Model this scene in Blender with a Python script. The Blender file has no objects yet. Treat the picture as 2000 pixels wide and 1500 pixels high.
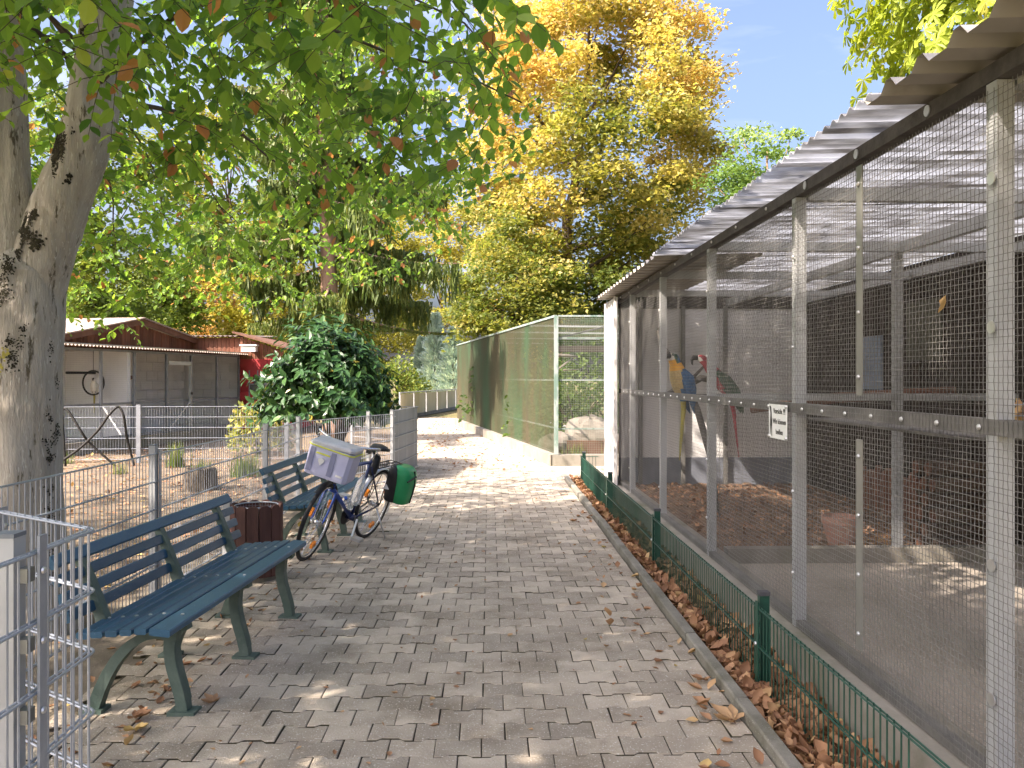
import bpy, math, random
import numpy as np
from mathutils import Vector, Matrix

# ------------------------------------------------------------------ camera, world, sun, exposure
sc = bpy.context.scene
COL = sc.collection
F = 1620.0            # focal length in photo pixels (2000 wide)
HORIZON = 738.0
CAMH = 1.58
YAW = math.atan(45.0 / F)
cam_d = bpy.data.cameras.new('camera')
cam = bpy.data.objects.new('camera', cam_d)
COL.objects.link(cam)
cam.location = (0, 0, CAMH)
cam.rotation_euler = (math.radians(90), 0, -YAW)
cam_d.sensor_width = 36.0
cam_d.lens = 36.0 * F / 2000.0
cam_d.shift_y = -(750 - HORIZON) / 2000.0
cam_d.clip_start = 0.05
cam_d.clip_end = 2000
sc.camera = cam

SUN_EL = math.radians(45)
SUN_AZ = math.radians(238)      # compass-like: measured from +Y clockwise, direction TO the sun
sun_dir = Vector((math.sin(SUN_AZ) * math.cos(SUN_EL), math.cos(SUN_AZ) * math.cos(SUN_EL), math.sin(SUN_EL)))
world = bpy.data.worlds.new('World')
sc.world = world
world.use_nodes = True
wn, wl = world.node_tree.nodes, world.node_tree.links
wn.clear()
sky = wn.new('ShaderNodeTexSky')
sky.sky_type = 'NISHITA'
sky.sun_disc = False
sky.sun_elevation = SUN_EL
sky.sun_rotation = SUN_AZ
sky.altitude = 100
sky.air_density = 1.0
sky.dust_density = 9.0     # hazy autumn air, bright round the sun
sky.ozone_density = 5.0
bg = wn.new('ShaderNodeBackground')
bg.inputs['Strength'].default_value = 0.10
# thin cirrus streaks over the whole sky
tc = wn.new('ShaderNodeTexCoord')
mp = wn.new('ShaderNodeMapping'); mp.inputs['Scale'].default_value = (1.2, 5.0, 9.0)
mp.inputs['Rotation'].default_value = (0.2, 0.35, 0.3)
cn = wn.new('ShaderNodeTexNoise'); cn.inputs['Scale'].default_value = 1.6; cn.inputs['Detail'].default_value = 6
cr = wn.new('ShaderNodeValToRGB')
cr.color_ramp.elements[0].position = 0.56; cr.color_ramp.elements[1].position = 0.85
cr.color_ramp.elements[1].color = (0.3, 0.3, 0.3, 1)
cm = wn.new('ShaderNodeMix'); cm.data_type = 'RGBA'
cm.inputs[7].default_value = (5.2, 5.4, 5.8, 1)
wo = wn.new('ShaderNodeOutputWorld')
wl.new(tc.outputs['Generated'], mp.inputs['Vector'])
wl.new(mp.outputs['Vector'], cn.inputs['Vector'])
wl.new(cn.outputs['Fac'], cr.inputs['Fac'])
wl.new(cr.outputs['Color'], cm.inputs[0])
wl.new(sky.outputs['Color'], cm.inputs[6])
wl.new(cm.outputs[2], bg.inputs['Color'])
wl.new(bg.outputs['Background'], wo.inputs['Surface'])

sun_d = bpy.data.lights.new('sun', 'SUN')
sun_d.energy = 3.6
sun_d.angle = math.radians(0.5)
sun_d.color = (1.0, 0.93, 0.80)
sun = bpy.data.objects.new('sun', sun_d)
COL.objects.link(sun)
sun.rotation_euler = sun_dir.to_track_quat('Z', 'Y').to_euler()
sun.location = (-20, -15, 30)

vs = sc.view_settings
vs.view_transform = 'Standard'
vs.look = 'None'
vs.exposure = 2.15
vs.gamma = 1.0
vs.use_white_balance = True        # the phone's white balance for open shade
vs.white_balance_temperature = 6800
vs.white_balance_tint = 18
vs.use_curve_mapping = False
sc.cycles.max_bounces = 10
sc.cycles.diffuse_bounces = 6
sc.cycles.glossy_bounces = 2
sc.cycles.transmission_bounces = 4
sc.cycles.transparent_max_bounces = 8
sc.cycles.use_denoising = True
sc.cycles.sample_clamp_indirect = 12.0

# ------------------------------------------------------------------ helpers
RNG = np.random.default_rng(7)
random.seed(7)
CA, SA = math.cos(YAW), math.sin(YAW)


def at(px, d, py=None, z=None):
    """photo column px at camera depth d; height from photo row py or given z"""
    xc = (px - 1000.0) / F * d
    if z is None:
        z = CAMH + (HORIZON - py) * d / F
    return np.array([xc * CA + d * SA, -xc * SA + d * CA, z])


def onz(px, py, z=0.0):
    return at(px, F * (CAMH - z) / (py - HORIZON), z=z)


ORG = {}


def mesh_from(name, V, Fs, smooth=False):
    me = bpy.data.meshes.new(name)
    V = np.ascontiguousarray(V, dtype=np.float32)
    me.vertices.add(len(V))
    me.vertices.foreach_set('co', V.ravel())
    loops = np.concatenate([f.ravel() for f in Fs]).astype(np.int32)
    tot = np.concatenate([np.full(len(f), f.shape[1]) for f in Fs])
    start = (np.cumsum(tot) - tot).astype(np.int32)
    me.loops.add(len(loops))
    me.loops.foreach_set('vertex_index', loops)
    me.polygons.add(len(tot))
    me.polygons.foreach_set('loop_start', start)
    me.polygons.foreach_set('use_smooth', np.full(len(tot), bool(smooth)))
    me.update(calc_edges=True)
    return me


class MB:
    def __init__(s):
        s.V = []; s.F = {}; s.n = 0

    def add(s, V, *Fs):
        V = np.asarray(V, float).reshape(-1, 3)
        for f in Fs:
            f = np.asarray(f, int)
            if f.ndim == 1:
                f = f[None]
            s.F.setdefault(f.shape[1], []).append(f + s.n)
        s.V.append(V); s.n += len(V)
        return s

    def box(s, x0, x1, y0, y1, z0, z1, R=None, c=(0, 0, 0)):
        V = np.array([[x, y, z] for z in (z0, z1) for y in (y0, y1) for x in (x0, x1)], float)
        if R is not None:
            V = V @ np.array(R).T
        V = V + np.array(c)
        return s.add(V, [[0, 2, 3, 1], [4, 5, 7, 6], [0, 1, 5, 4], [2, 6, 7, 3], [0, 4, 6, 2], [1, 3, 7, 5]])

    def beam(s, p0, p1, w, h, up=(0, 0, 1)):
        """rectangular bar p0->p1, w sideways, h along up"""
        p0 = np.asarray(p0, float); p1 = np.asarray(p1, float)
        d = p1 - p0; L = np.linalg.norm(d); d = d / L
        u = np.asarray(up, float); sd = np.cross(d, u)
        if np.linalg.norm(sd) < 1e-6:
            sd = np.cross(d, (1.0, 0, 0))
        sd /= np.linalg.norm(sd); u = np.cross(sd, d)
        V = [p + a * sd * w / 2 + b * u * h / 2 for p in (p0, p1) for a, b in ((-1, -1), (1, -1), (1, 1), (-1, 1))]
        return s.add(V, [[0, 1, 2, 3], [7, 6, 5, 4], [0, 4, 5, 1], [1, 5, 6, 2], [2, 6, 7, 3], [3, 7, 4, 0]])

    def tube(s, pts, r, n=8, cap=True, ell=1.0):
        pts = np.asarray(pts, float)
        m = len(pts)
        r = np.broadcast_to(np.asarray(r, float), (m,))
        T = np.gradient(pts, axis=0)
        T /= np.linalg.norm(T, axis=1)[:, None] + 1e-12
        ref = np.array([0, 0, 1.0]) if abs(T[0][2]) < 0.9 else np.array([1.0, 0, 0])
        N = np.cross(T[0], ref); N /= np.linalg.norm(N)
        rings = []
        a = np.linspace(0, 2 * math.pi, n, endpoint=False)
        for i in range(m):
            N = N - T[i] * np.dot(N, T[i]); N /= np.linalg.norm(N) + 1e-12
            B = np.cross(T[i], N)
            rings.append(pts[i] + r[i] * (np.cos(a)[:, None] * N + ell * np.sin(a)[:, None] * B))
        V = np.concatenate(rings)
        i, j = np.meshgrid(np.arange(m - 1), np.arange(n), indexing='ij')
        i = i.ravel(); j = j.ravel(); k = (j + 1) % n
        Fq = np.stack([i * n + j, i * n + k, (i + 1) * n + k, (i + 1) * n + j], 1)
        if cap and n > 2:
            return s.add(V, Fq, np.arange(n)[::-1][None], (np.arange(n) + (m - 1) * n)[None])
        return s.add(V, Fq)

    def lathe(s, prof, n=16, c=(0, 0, 0), R=None, cap=True):
        prof = np.asarray(prof, float)
        a = np.linspace(0, 2 * math.pi, n, endpoint=False)
        V = np.concatenate([np.stack([r * np.cos(a), r * np.sin(a), np.full(n, z)], 1) for r, z in prof])
        if R is not None:
            V = V @ np.array(R).T
        V = V + np.array(c)
        m = len(prof)
        i, j = np.meshgrid(np.arange(m - 1), np.arange(n), indexing='ij')
        i = i.ravel(); j = j.ravel(); k = (j + 1) % n
        Fq = np.stack([i * n + j, i * n + k, (i + 1) * n + k, (i + 1) * n + j], 1)
        if cap:
            return s.add(V, Fq, np.arange(n)[::-1][None], (np.arange(n) + (m - 1) * n)[None])
        return s.add(V, Fq)

    def bars(s, P0, P1, r, n=4):
        """many straight prisms at once"""
        P0 = np.asarray(P0, float); P1 = np.asarray(P1, float)
        D = P1 - P0; D /= np.linalg.norm(D, axis=1)[:, None]
        ref = np.where(np.abs(D[:, 2:3]) < 0.9, np.array([[0, 0, 1.0]]), np.array([[1.0, 0, 0]]))
        N = np.cross(D, ref); N /= np.linalg.norm(N, axis=1)[:, None]
        B = np.cross(D, N)
        a = np.linspace(0, 2 * math.pi, n, endpoint=False) + math.pi / n
        off = r * (np.cos(a)[None, :, None] * N[:, None] + np.sin(a)[None, :, None] * B[:, None])
        V = np.concatenate([P0[:, None] + off, P1[:, None] + off], 1)  # N,2n,3
        j = np.arange(n); k = (j + 1) % n
        f = np.stack([j, k, n + k, n + j], 1)
        Fq = (np.arange(len(P0))[:, None, None] * 2 * n + f[None]).reshape(-1, 4)
        return s.add(V.reshape(-1, 3), Fq)

    def poly_prism(s, pts2, axis, a0, a1):
        """extrude a 2-D outline (n,2) along axis ('x','y','z') from a0 to a1"""
        p = np.asarray(pts2, float); n = len(p)

        def mk(a):
            c = np.full(n, a)
            if axis == 'y':
                return np.stack([p[:, 0], c, p[:, 1]], 1)
            if axis == 'x':
                return np.stack([c, p[:, 0], p[:, 1]], 1)
            return np.stack([p[:, 0], p[:, 1], c], 1)
        V = np.concatenate([mk(a0), mk(a1)])
        j = np.arange(n); k = (j + 1) % n
        return s.add(V, np.stack([j, k, n + k, n + j], 1), j[::-1][None], (j + n)[None])

    def grid(s, X, Y, Z):
        m, n = X.shape
        V = np.stack([X.ravel(), Y.ravel(), Z.ravel()], 1)
        i, j = np.meshgrid(np.arange(m - 1), np.arange(n - 1), indexing='ij')
        i = i.ravel(); j = j.ravel()
        return s.add(V, np.stack([i * n + j, (i + 1) * n + j, (i + 1) * n + j + 1, i * n + j + 1], 1))

    def xform(s, fn):
        s.V = [fn(v) for v in s.V]
        return s

    def verts(s):
        return np.concatenate(s.V)

    def mesh(s, name, org=(0, 0, 0), smooth=False):
        V = s.verts() - np.asarray(org)
        return mesh_from(name, V, [np.concatenate(f) for f in s.F.values()], smooth)

    def build(s, name, mat, parent=None, smooth=False, **tags):
        if parent is not None:
            org = ORG[parent.name]
            o = bpy.data.objects.new(name, s.mesh(name, org, smooth))
            o.parent = parent
            ORG_new = org
        else:
            V = s.verts()
            org = np.array([(V[:, 0].min() + V[:, 0].max()) / 2, (V[:, 1].min() + V[:, 1].max()) / 2, V[:, 2].min()])
            o = bpy.data.objects.new(name, s.mesh(name, org, smooth))
            o.location = org
            ORG_new = org
        COL.objects.link(o)
        ORG[o.name] = ORG_new
        for m in (mat if isinstance(mat, (list, tuple)) else [mat]):
            o.data.materials.append(m)
        for k, v in tags.items():
            o[k] = v
        return o


def thing(name, label, cat, loc=(0, 0, 0), group=None):
    o = bpy.data.objects.new(name, None)
    o.empty_display_size = 0.2
    COL.objects.link(o)
    o.location = loc
    ORG[o.name] = np.array(loc, float)
    o['label'] = label; o['category'] = cat
    if group:
        o['group'] = group
    return o


def part_copy(src, parent, loc):
    """a further piece that shares src's mesh"""
    c = src.copy(); COL.objects.link(c); c.parent = parent; c.location = loc
    ORG[c.name] = ORG[parent.name]
    return c


def copy_tree(o, parent=None):
    c = o.copy(); COL.objects.link(c); c.parent = parent
    for ch in list(o.children):
        copy_tree(ch, c)
    return c


# ------------------------------------------------------------------ materials
def nodes(name):
    m = bpy.data.materials.new(name); m.use_nodes = True
    n, l = m.node_tree.nodes, m.node_tree.links
    b = n['Principled BSDF']
    return m, n, l, b


def ramp(n, stops):
    r = n.new('ShaderNodeValToRGB')
    e = r.color_ramp.elements
    while len(e) < len(stops):
        e.new(0.5)
    for k, (p, c) in enumerate(stops):
        e[k].position = p; e[k].color = (*c, 1)
    return r


def mixc(n, l, fac, a, b, mode='MIX'):
    x = n.new('ShaderNodeMix'); x.data_type = 'RGBA'; x.blend_type = mode
    for s_, v in ((0, fac), (6, a), (7, b)):
        if hasattr(v, 'links'):
            l.new(v, x.inputs[s_])
        elif s_ == 0:
            x.inputs[0].default_value = v
        else:
            x.inputs[s_].default_value = (*v, 1)
    return x.outputs[2]


def pmat(name, col, rough=0.7, metal=0.0, col2=None, nscale=6.0, lo=0.35, hi=0.7, dirt=None, dscale=2.0, dlo=0.5, dhi=0.75,
         bump=0.0, bscale=40.0, stretch=(1, 1, 1), speck=None, sscale=120.0, sthr=0.72, rnd=0.0, attr=None, spec=0.4, coat=0.0):
    """procedural paint / stone / metal: base colour, second colour by noise, dirt patches, speckle, bump; all in world position"""
    m, n, l, b = nodes(name)
    g = n.new('ShaderNodeNewGeometry')
    mpg = n.new('ShaderNodeMapping'); mpg.inputs['Scale'].default_value = stretch
    l.new(g.outputs['Position'], mpg.inputs['Vector'])
    vec = mpg.outputs['Vector']

    def noise(sc_, det=5, rg=0.6):
        t = n.new('ShaderNodeTexNoise'); t.inputs['Scale'].default_value = sc_
        t.inputs['Detail'].default_value = det; t.inputs['Roughness'].default_value = rg
        l.new(vec, t.inputs['Vector']); return t.outputs['Fac']
    out = None
    if col2 is not None:
        r = ramp(n, [(lo, col), (hi, col2)]); l.new(noise(nscale), r.inputs['Fac']); out = r.outputs['Color']
    else:
        out = mixc(n, l, 0.0, col, col)
    if rnd:
        if attr:
            a = n.new('ShaderNodeAttribute'); a.attribute_name = attr; rv = a.outputs['Fac']
        else:
            oi = n.new('ShaderNodeObjectInfo'); rv = oi.outputs['Random']
        hsv = n.new('ShaderNodeHueSaturation')
        mr = n.new('ShaderNodeMapRange'); mr.inputs['To Min'].default_value = 1 - rnd; mr.inputs['To Max'].default_value = 1 + rnd
        l.new(rv, mr.inputs['Value']); l.new(mr.outputs['Result'], hsv.inputs['Value']); l.new(out, hsv.inputs['Color'])
        out = hsv.outputs['Color']
    if dirt is not None:
        r = ramp(n, [(dlo, (0, 0, 0)), (dhi, (1, 1, 1))]); l.new(noise(dscale, 8, 0.65), r.inputs['Fac'])
        out = mixc(n, l, r.outputs['Color'], out, dirt)
    if speck is not None:
        r = ramp(n, [(sthr, (0, 0, 0)), (sthr + 0.03, (1, 1, 1))]); l.new(noise(sscale, 2, 0.5), r.inputs['Fac'])
        out = mixc(n, l, r.outputs['Color'], out, speck)
    l.new(out, b.inputs['Base Color'])
    b.inputs['Roughness'].default_value = rough
    b.inputs['Metallic'].default_value = metal
    b.inputs['Specular IOR Level'].default_value = spec
    if coat:
        b.inputs['Coat Weight'].default_value = coat
    if bump:
        bp = n.new('ShaderNodeBump'); bp.inputs['Strength'].default_value = min(1.0, bump); bp.inputs['Distance'].default_value = 0.01
        l.new(noise(bscale), bp.inputs['Height']); l.new(bp.outputs['Normal'], b.inputs['Normal'])
    return m


def leafmat(name, stops, trans=0.45, rough=0.5, gain=1.25):
    """leaf: colour by per-leaf random value, light passes through"""
    m, n, l, b = nodes(name)
    a = n.new('ShaderNodeAttribute'); a.attribute_name = 'rnd'
    r = ramp(n, stops); l.new(a.outputs['Fac'], r.inputs['Fac'])
    l.new(r.outputs['Color'], b.inputs['Base Color'])
    b.inputs['Roughness'].default_value = rough
    b.inputs['Specular IOR Level'].default_value = 0.35
    t = n.new('ShaderNodeBsdfTranslucent')
    tcx = mixc(n, l, 1.0, r.outputs['Color'], (gain * 1.05, gain, gain * 0.55), 'MULTIPLY')
    l.new(tcx, t.inputs['Color'])
    mx = n.new('ShaderNodeMixShader'); mx.inputs['Fac'].default_value = trans
    l.new(b.outputs['BSDF'], mx.inputs[1]); l.new(t.outputs['BSDF'], mx.inputs[2])
    l.new(mx.outputs['Shader'], n['Material Output'].inputs['Surface'])
    return m


M = {}
M['paver'] = pmat('paver_concrete', (0.36, 0.305, 0.24), 0.92, col2=(0.48, 0.415, 0.33), nscale=4.5, dirt=(0.21, 0.17, 0.12), dscale=1.7, dlo=0.5, dhi=0.72,
                  bump=0.7, bscale=110, speck=(0.60, 0.56, 0.49), sscale=95, sthr=0.635, rnd=0.24, attr=None)
M['paver_far'] = pmat('paver_concrete_far', (0.36, 0.305, 0.24), 0.92, col2=(0.48, 0.415, 0.33), nscale=4.5, dirt=(0.21, 0.17, 0.12), dscale=1.7, dlo=0.5, dhi=0.72,
                      bump=0.7, bscale=110, speck=(0.60, 0.56, 0.49), sscale=95, sthr=0.635, rnd=0.24, attr='rnd')
M['joint'] = pmat('joint_soil', (0.032, 0.026, 0.017), 1.0, col2=(0.075, 0.068, 0.034), nscale=3, bump=0.4, bscale=60)
M['kerb'] = pmat('kerb_concrete', (0.25, 0.235, 0.20), 0.9, col2=(0.16, 0.15, 0.12), nscale=4, bump=0.4, bscale=120, speck=(0.45, 0.43, 0.38), sscale=140, sthr=0.68, dirt=(0.10, 0.095, 0.06), dscale=3, rnd=0.1)
M['soil'] = pmat('soil', (0.10, 0.075, 0.05), 1.0, col2=(0.19, 0.145, 0.10), nscale=3, bump=0.8, bscale=25, speck=(0.27, 0.19, 0.10), sscale=45, sthr=0.64)
M['dirt'] = pmat('trodden_dirt', (0.12, 0.10, 0.075), 1.0, col2=(0.20, 0.165, 0.12), nscale=2.5, bump=0.7, bscale=35, dirt=(0.07, 0.06, 0.035), dscale=1.5, speck=(0.26, 0.2, 0.13), sscale=60, sthr=0.66)
M['grassy'] = pmat('grassy_ground', (0.06, 0.075, 0.02), 1.0, col2=(0.20, 0.155, 0.07), nscale=0.35, bump=0.8, bscale=14, speck=(0.30, 0.20, 0.08), sscale=20, sthr=0.62)
M['gravel'] = pmat('fine_gravel', (0.36, 0.32, 0.275), 1.0, col2=(0.24, 0.21, 0.175), nscale=1.4, bump=0.9, bscale=90, speck=(0.42, 0.38, 0.33), sscale=75, sthr=0.60)
M['mulch'] = pmat('bark_mulch', (0.095, 0.055, 0.035), 1.0, col2=(0.20, 0.125, 0.075), nscale=9, bump=1.0, bscale=30, speck=(0.33, 0.22, 0.13), sscale=50, sthr=0.62)
M['concrete'] = pmat('plinth_concrete', (0.27, 0.25, 0.215), 0.92, col2=(0.19, 0.175, 0.145), nscale=2.5, bump=0.35, bscale=70, dirt=(0.10, 0.11, 0.055), dscale=1.6, dlo=0.5, dhi=0.8)
M['galv'] = pmat('galvanised_steel', (0.42, 0.455, 0.50), 0.45, 0.55, col2=(0.33, 0.36, 0.41), nscale=14, lo=0.3, hi=0.7, bump=0.05, bscale=60, dirt=(0.52, 0.55, 0.58), dscale=9, dlo=0.6, dhi=0.75)
M['galvpost'] = pmat('galvanised_post', (0.50, 0.515, 0.52), 0.5, 0.35, col2=(0.44, 0.455, 0.465), nscale=4, lo=0.3, hi=0.7, bump=0.05, bscale=60, dirt=(0.34, 0.345, 0.34), dscale=2.5, dlo=0.45, dhi=0.9)
M['wire'] = pmat('crimped_wire', (0.17, 0.165, 0.155), 0.6, 0.2, col2=(0.27, 0.265, 0.25), nscale=3, dirt=(0.075, 0.072, 0.066), dscale=2)
M['beamdark'] = pmat('tarry_steel_beam', (0.115, 0.107, 0.10), 0.7, 0.2, col2=(0.055, 0.05, 0.048), nscale=10, bump=0.3, bscale=60)
M['railgrey'] = pmat('weathered_rail', (0.20, 0.195, 0.18), 0.75, 0.1, col2=(0.115, 0.112, 0.105), nscale=4, bump=0.25, bscale=70)
M['cleat'] = pmat('zinc_strip', (0.32, 0.32, 0.29), 0.45, 0.5, col2=(0.25, 0.25, 0.23), nscale=5)
M['bolt'] = pmat('bright_bolt', (0.62, 0.62, 0.6), 0.35, 0.8)
M['green'] = pmat('green_coated_steel', (0.008, 0.055, 0.036), 0.42, 0.0, col2=(0.012, 0.072, 0.048), nscale=5, spec=0.5, dirt=(0.10, 0.13, 0.10), dscale=6, dlo=0.62, dhi=0.9)
M['capdark'] = pmat('dark_plastic_cap', (0.06, 0.06, 0.065), 0.6, col2=(0.09, 0.09, 0.1), nscale=10)
M['benchslat'] = pmat('petrol_painted_slat', (0.026, 0.085, 0.145), 0.36, col2=(0.038, 0.108, 0.175), nscale=3, stretch=(6, 1, 6), bump=0.15, bscale=22, spec=0.4, dirt=(0.09, 0.13, 0.14), dscale=11, dlo=0.62, dhi=0.9, speck=(0.45, 0.47, 0.46), sscale=38, sthr=0.735, rnd=0.14)
M['benchleg'] = pmat('grey_green_cast_iron', (0.065, 0.105, 0.085), 0.6, col2=(0.11, 0.15, 0.125), nscale=9, bump=0.25, bscale=60, dirt=(0.19, 0.215, 0.19), dscale=8, dlo=0.55, dhi=0.85)
M['binwood'] = pmat('brown_stained_board', (0.075, 0.032, 0.026), 0.75, col2=(0.115, 0.05, 0.04), nscale=4, stretch=(9, 9, 1), bump=0.35, bscale=18, rnd=0.2, dirt=(0.14, 0.09, 0.07), dscale=5, dlo=0.6, dhi=0.85)
M['bark'] = pmat('smooth_grey_bark', (0.315, 0.28, 0.235), 0.95, col2=(0.46, 0.42, 0.365), nscale=4.5, stretch=(2.6, 2.6, 0.5), bump=1.0, bscale=22, dirt=(0.11, 0.092, 0.062), dscale=8, dlo=0.585, dhi=0.64, speck=(0.48, 0.45, 0.39), sscale=30, sthr=0.63)
M['moss'] = pmat('black_moss', (0.018, 0.015, 0.010), 1.0, col2=(0.05, 0.045, 0.025), nscale=30, bump=1.0, bscale=80)
M['lichen'] = pmat('yellow_lichen', (0.42, 0.36, 0.07), 1.0, col2=(0.30, 0.27, 0.08), nscale=40, bump=0.6, bscale=120)
M['darkbark'] = pmat('dark_bark', (0.06, 0.045, 0.03), 0.95, col2=(0.12, 0.095, 0.07), nscale=6, stretch=(1, 1, 0.3), bump=0.7, bscale=20)
M['twig'] = pmat('twig_bark', (0.05, 0.038, 0.025), 0.9, col2=(0.09, 0.075, 0.05), nscale=20)
M['sprucebark'] = pmat('reddish_spruce_bark', (0.34, 0.22, 0.155), 0.95, col2=(0.22, 0.14, 0.10), nscale=5, stretch=(1, 1, 0.4), bump=0.7, bscale=16)
M['log'] = pmat('debarked_perch', (0.20, 0.095, 0.06), 0.85, col2=(0.13, 0.065, 0.045), nscale=8, bump=0.4, bscale=40)
M['cutwood'] = pmat('cut_wood_end', (0.48, 0.33, 0.18), 0.8, col2=(0.36, 0.24, 0.13), nscale=20)
M['branch'] = pmat('grey_perch_branch', (0.075, 0.068, 0.06), 0.9, col2=(0.13, 0.12, 0.105), nscale=10, bump=0.5, bscale=50)
M['whitewall'] = pmat('white_panel', (0.80, 0.80, 0.79), 0.7, col2=(0.70, 0.70, 0.70), nscale=1.2, stretch=(1, 1, 0.4), dirt=(0.38, 0.39, 0.41), dscale=1.5, dlo=0.55, dhi=0.85)
M['bluegrey'] = pmat('blue_grey_wall_shade', (0.20, 0.22, 0.26), 0.8, col2=(0.15, 0.165, 0.20), nscale=3)  # tone of the bluish shade low on the white end wall
M['darkwood'] = pmat('dark_stained_boards', (0.028, 0.021, 0.017), 0.85, col2=(0.045, 0.033, 0.026), nscale=4, stretch=(5, 5, 0.6), bump=0.3, bscale=20, rnd=0.25)
M['sheetbeige'] = pmat('beige_trapezoid_sheet', (0.40, 0.37, 0.32), 0.55, 0.1, col2=(0.33, 0.305, 0.265), nscale=2.5, dirt=(0.22, 0.19, 0.15), dscale=3, dlo=0.6, dhi=0.85)
M['cladding'] = pmat('white_profile_cladding', (0.60, 0.58, 0.56), 0.5, col2=(0.54, 0.525, 0.51), nscale=2.0, dirt=(0.38, 0.36, 0.33), dscale=3, dlo=0.62, dhi=0.85)
M['wirefar'] = pmat('green_weathered_wire', (0.06, 0.07, 0.035), 0.8, 0.0, col2=(0.115, 0.095, 0.055), nscale=0.8, stretch=(1, 1, .4), dirt=(0.06, 0.12, 0.06), dscale=0.7, dlo=0.45, dhi=0.65)
M['wirefront'] = pmat('pale_weathered_wire', (0.22, 0.26, 0.21), 0.6, 0.2, col2=(0.30, 0.32, 0.28), nscale=2)
M['paleframe'] = pmat('flaking_pale_green_paint', (0.13, 0.20, 0.165), 0.6, col2=(0.27, 0.31, 0.295), nscale=3, stretch=(3, 3, 1), lo=0.42, hi=0.55, dirt=(0.16, 0.15, 0.13), dscale=7, dlo=0.66, dhi=0.75)
M['hutwall'] = pmat('whitewashed_block', (0.76, 0.77, 0.78), 0.9, col2=(0.68, 0.69, 0.71), nscale=2, bump=0.2, bscale=40, dirt=(0.50, 0.51, 0.52), dscale=1.5, dlo=0.58, dhi=0.85, rnd=0.04)
M['hutframe'] = pmat('grey_hut_frame', (0.26, 0.28, 0.31), 0.5, 0.4, col2=(0.19, 0.205, 0.23), nscale=6)
M['redwall'] = pmat('crimson_painted_block', (0.50, 0.045, 0.055), 0.75, col2=(0.42, 0.04, 0.05), nscale=2, bump=0.15, bscale=40, dirt=(0.33, 0.05, 0.05), dscale=1.2, rnd=0.06)
M['barnwood'] = pmat('red_brown_weatherboard', (0.16, 0.055, 0.03), 0.85, col2=(0.26, 0.12, 0.075), nscale=3, stretch=(4, 4, 0.5), bump=0.4, bscale=18, rnd=0.3, dirt=(0.07, 0.03, 0.02), dscale=3)
M['rooftin'] = pmat('weathered_corrugated_roof', (0.34, 0.28, 0.24), 0.75, col2=(0.24, 0.19, 0.16), nscale=2.5, dirt=(0.15, 0.12, 0.08), dscale=2)
M['fascia'] = pmat('dark_brown_fascia', (0.11, 0.05, 0.032), 0.8, col2=(0.17, 0.085, 0.055), nscale=5)
M['palestrip'] = pmat('pale_roof_edge', (0.55, 0.52, 0.47), 0.7, col2=(0.42, 0.39, 0.35), nscale=6)
M['white'] = pmat('white_enamel', (0.72, 0.72, 0.71), 0.45, col2=(0.66, 0.66, 0.65), nscale=5)
M['signwhite'] = pmat('sign_white', (0.78, 0.80, 0.77), 0.4, col2=(0.73, 0.75, 0.72), nscale=4)
M['ink'] = pmat('black_print', (0.012, 0.012, 0.012), 0.5)
M['pane'] = pmat('dusty_window', (0.10, 0.12, 0.12), 0.15, col2=(0.16, 0.18, 0.18), nscale=4, spec=0.7)
M['hose'] = pmat('black_rope', (0.010, 0.0095, 0.009), 0.8, col2=(0.024, 0.022, 0.019), nscale=30)
M['hatch'] = pmat('pale_blue_hatch', (0.20, 0.25, 0.32), 0.6, col2=(0.15, 0.19, 0.25), nscale=8)
M['olive'] = pmat('olive_board', (0.09, 0.09, 0.065), 0.7, col2=(0.07, 0.07, 0.05), nscale=4)
M['terra'] = pmat('terracotta', (0.40, 0.20, 0.145), 0.85, col2=(0.48, 0.29, 0.22), nscale=4, bump=0.2, bscale=50)
M['straw'] = pmat('straw', (0.42, 0.27, 0.10), 0.9, col2=(0.55, 0.38, 0.17), nscale=30)
M['rock'] = pmat('pale_boulder', (0.24, 0.21, 0.175), 0.95, col2=(0.15, 0.135, 0.11), nscale=3, bump=0.8, bscale=12)
M['woodlog'] = pmat('firewood_bark', (0.085, 0.055, 0.04), 0.95, col2=(0.14, 0.10, 0.075), nscale=12, bump=0.5, bscale=40)
M['rubber'] = pmat('tyre_rubber', (0.022, 0.022, 0.024), 0.75, col2=(0.035, 0.035, 0.036), nscale=40, bump=0.4, bscale=120)
M['chrome'] = pmat('polished_alloy', (0.68, 0.68, 0.68), 0.22, 0.9, col2=(0.58, 0.58, 0.58), nscale=20)
M['silver'] = pmat('silver_mudguard', (0.62, 0.63, 0.64), 0.3, 0.7, col2=(0.55, 0.56, 0.57), nscale=8)
M['bikeblue'] = pmat('metallic_blue_frame', (0.012, 0.055, 0.30), 0.28, 0.3, col2=(0.02, 0.09, 0.42), nscale=6, coat=0.6)
M['bikenavy'] = pmat('dark_blue_tube', (0.012, 0.018, 0.06), 0.3, 0.2, col2=(0.02, 0.03, 0.10), nscale=6, coat=0.5)
M['blackpl'] = pmat('black_plastic', (0.018, 0.018, 0.02), 0.5, col2=(0.03, 0.03, 0.032), nscale=15)
M['amber'] = pmat('amber_reflector', (0.85, 0.22, 0.02), 0.2, col2=(0.95, 0.33, 0.04), nscale=60)
M['bagbody'] = pmat('lavender_grey_cordura', (0.46, 0.47, 0.66), 0.75, col2=(0.50, 0.51, 0.69), nscale=9, bump=0.15, bscale=200)
M['bagdark'] = pmat('slate_bag_strap', (0.20, 0.21, 0.33), 0.75, col2=(0.24, 0.25, 0.37), nscale=9)
M['piping'] = pmat('lime_piping', (0.62, 0.66, 0.10), 0.5)
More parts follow.
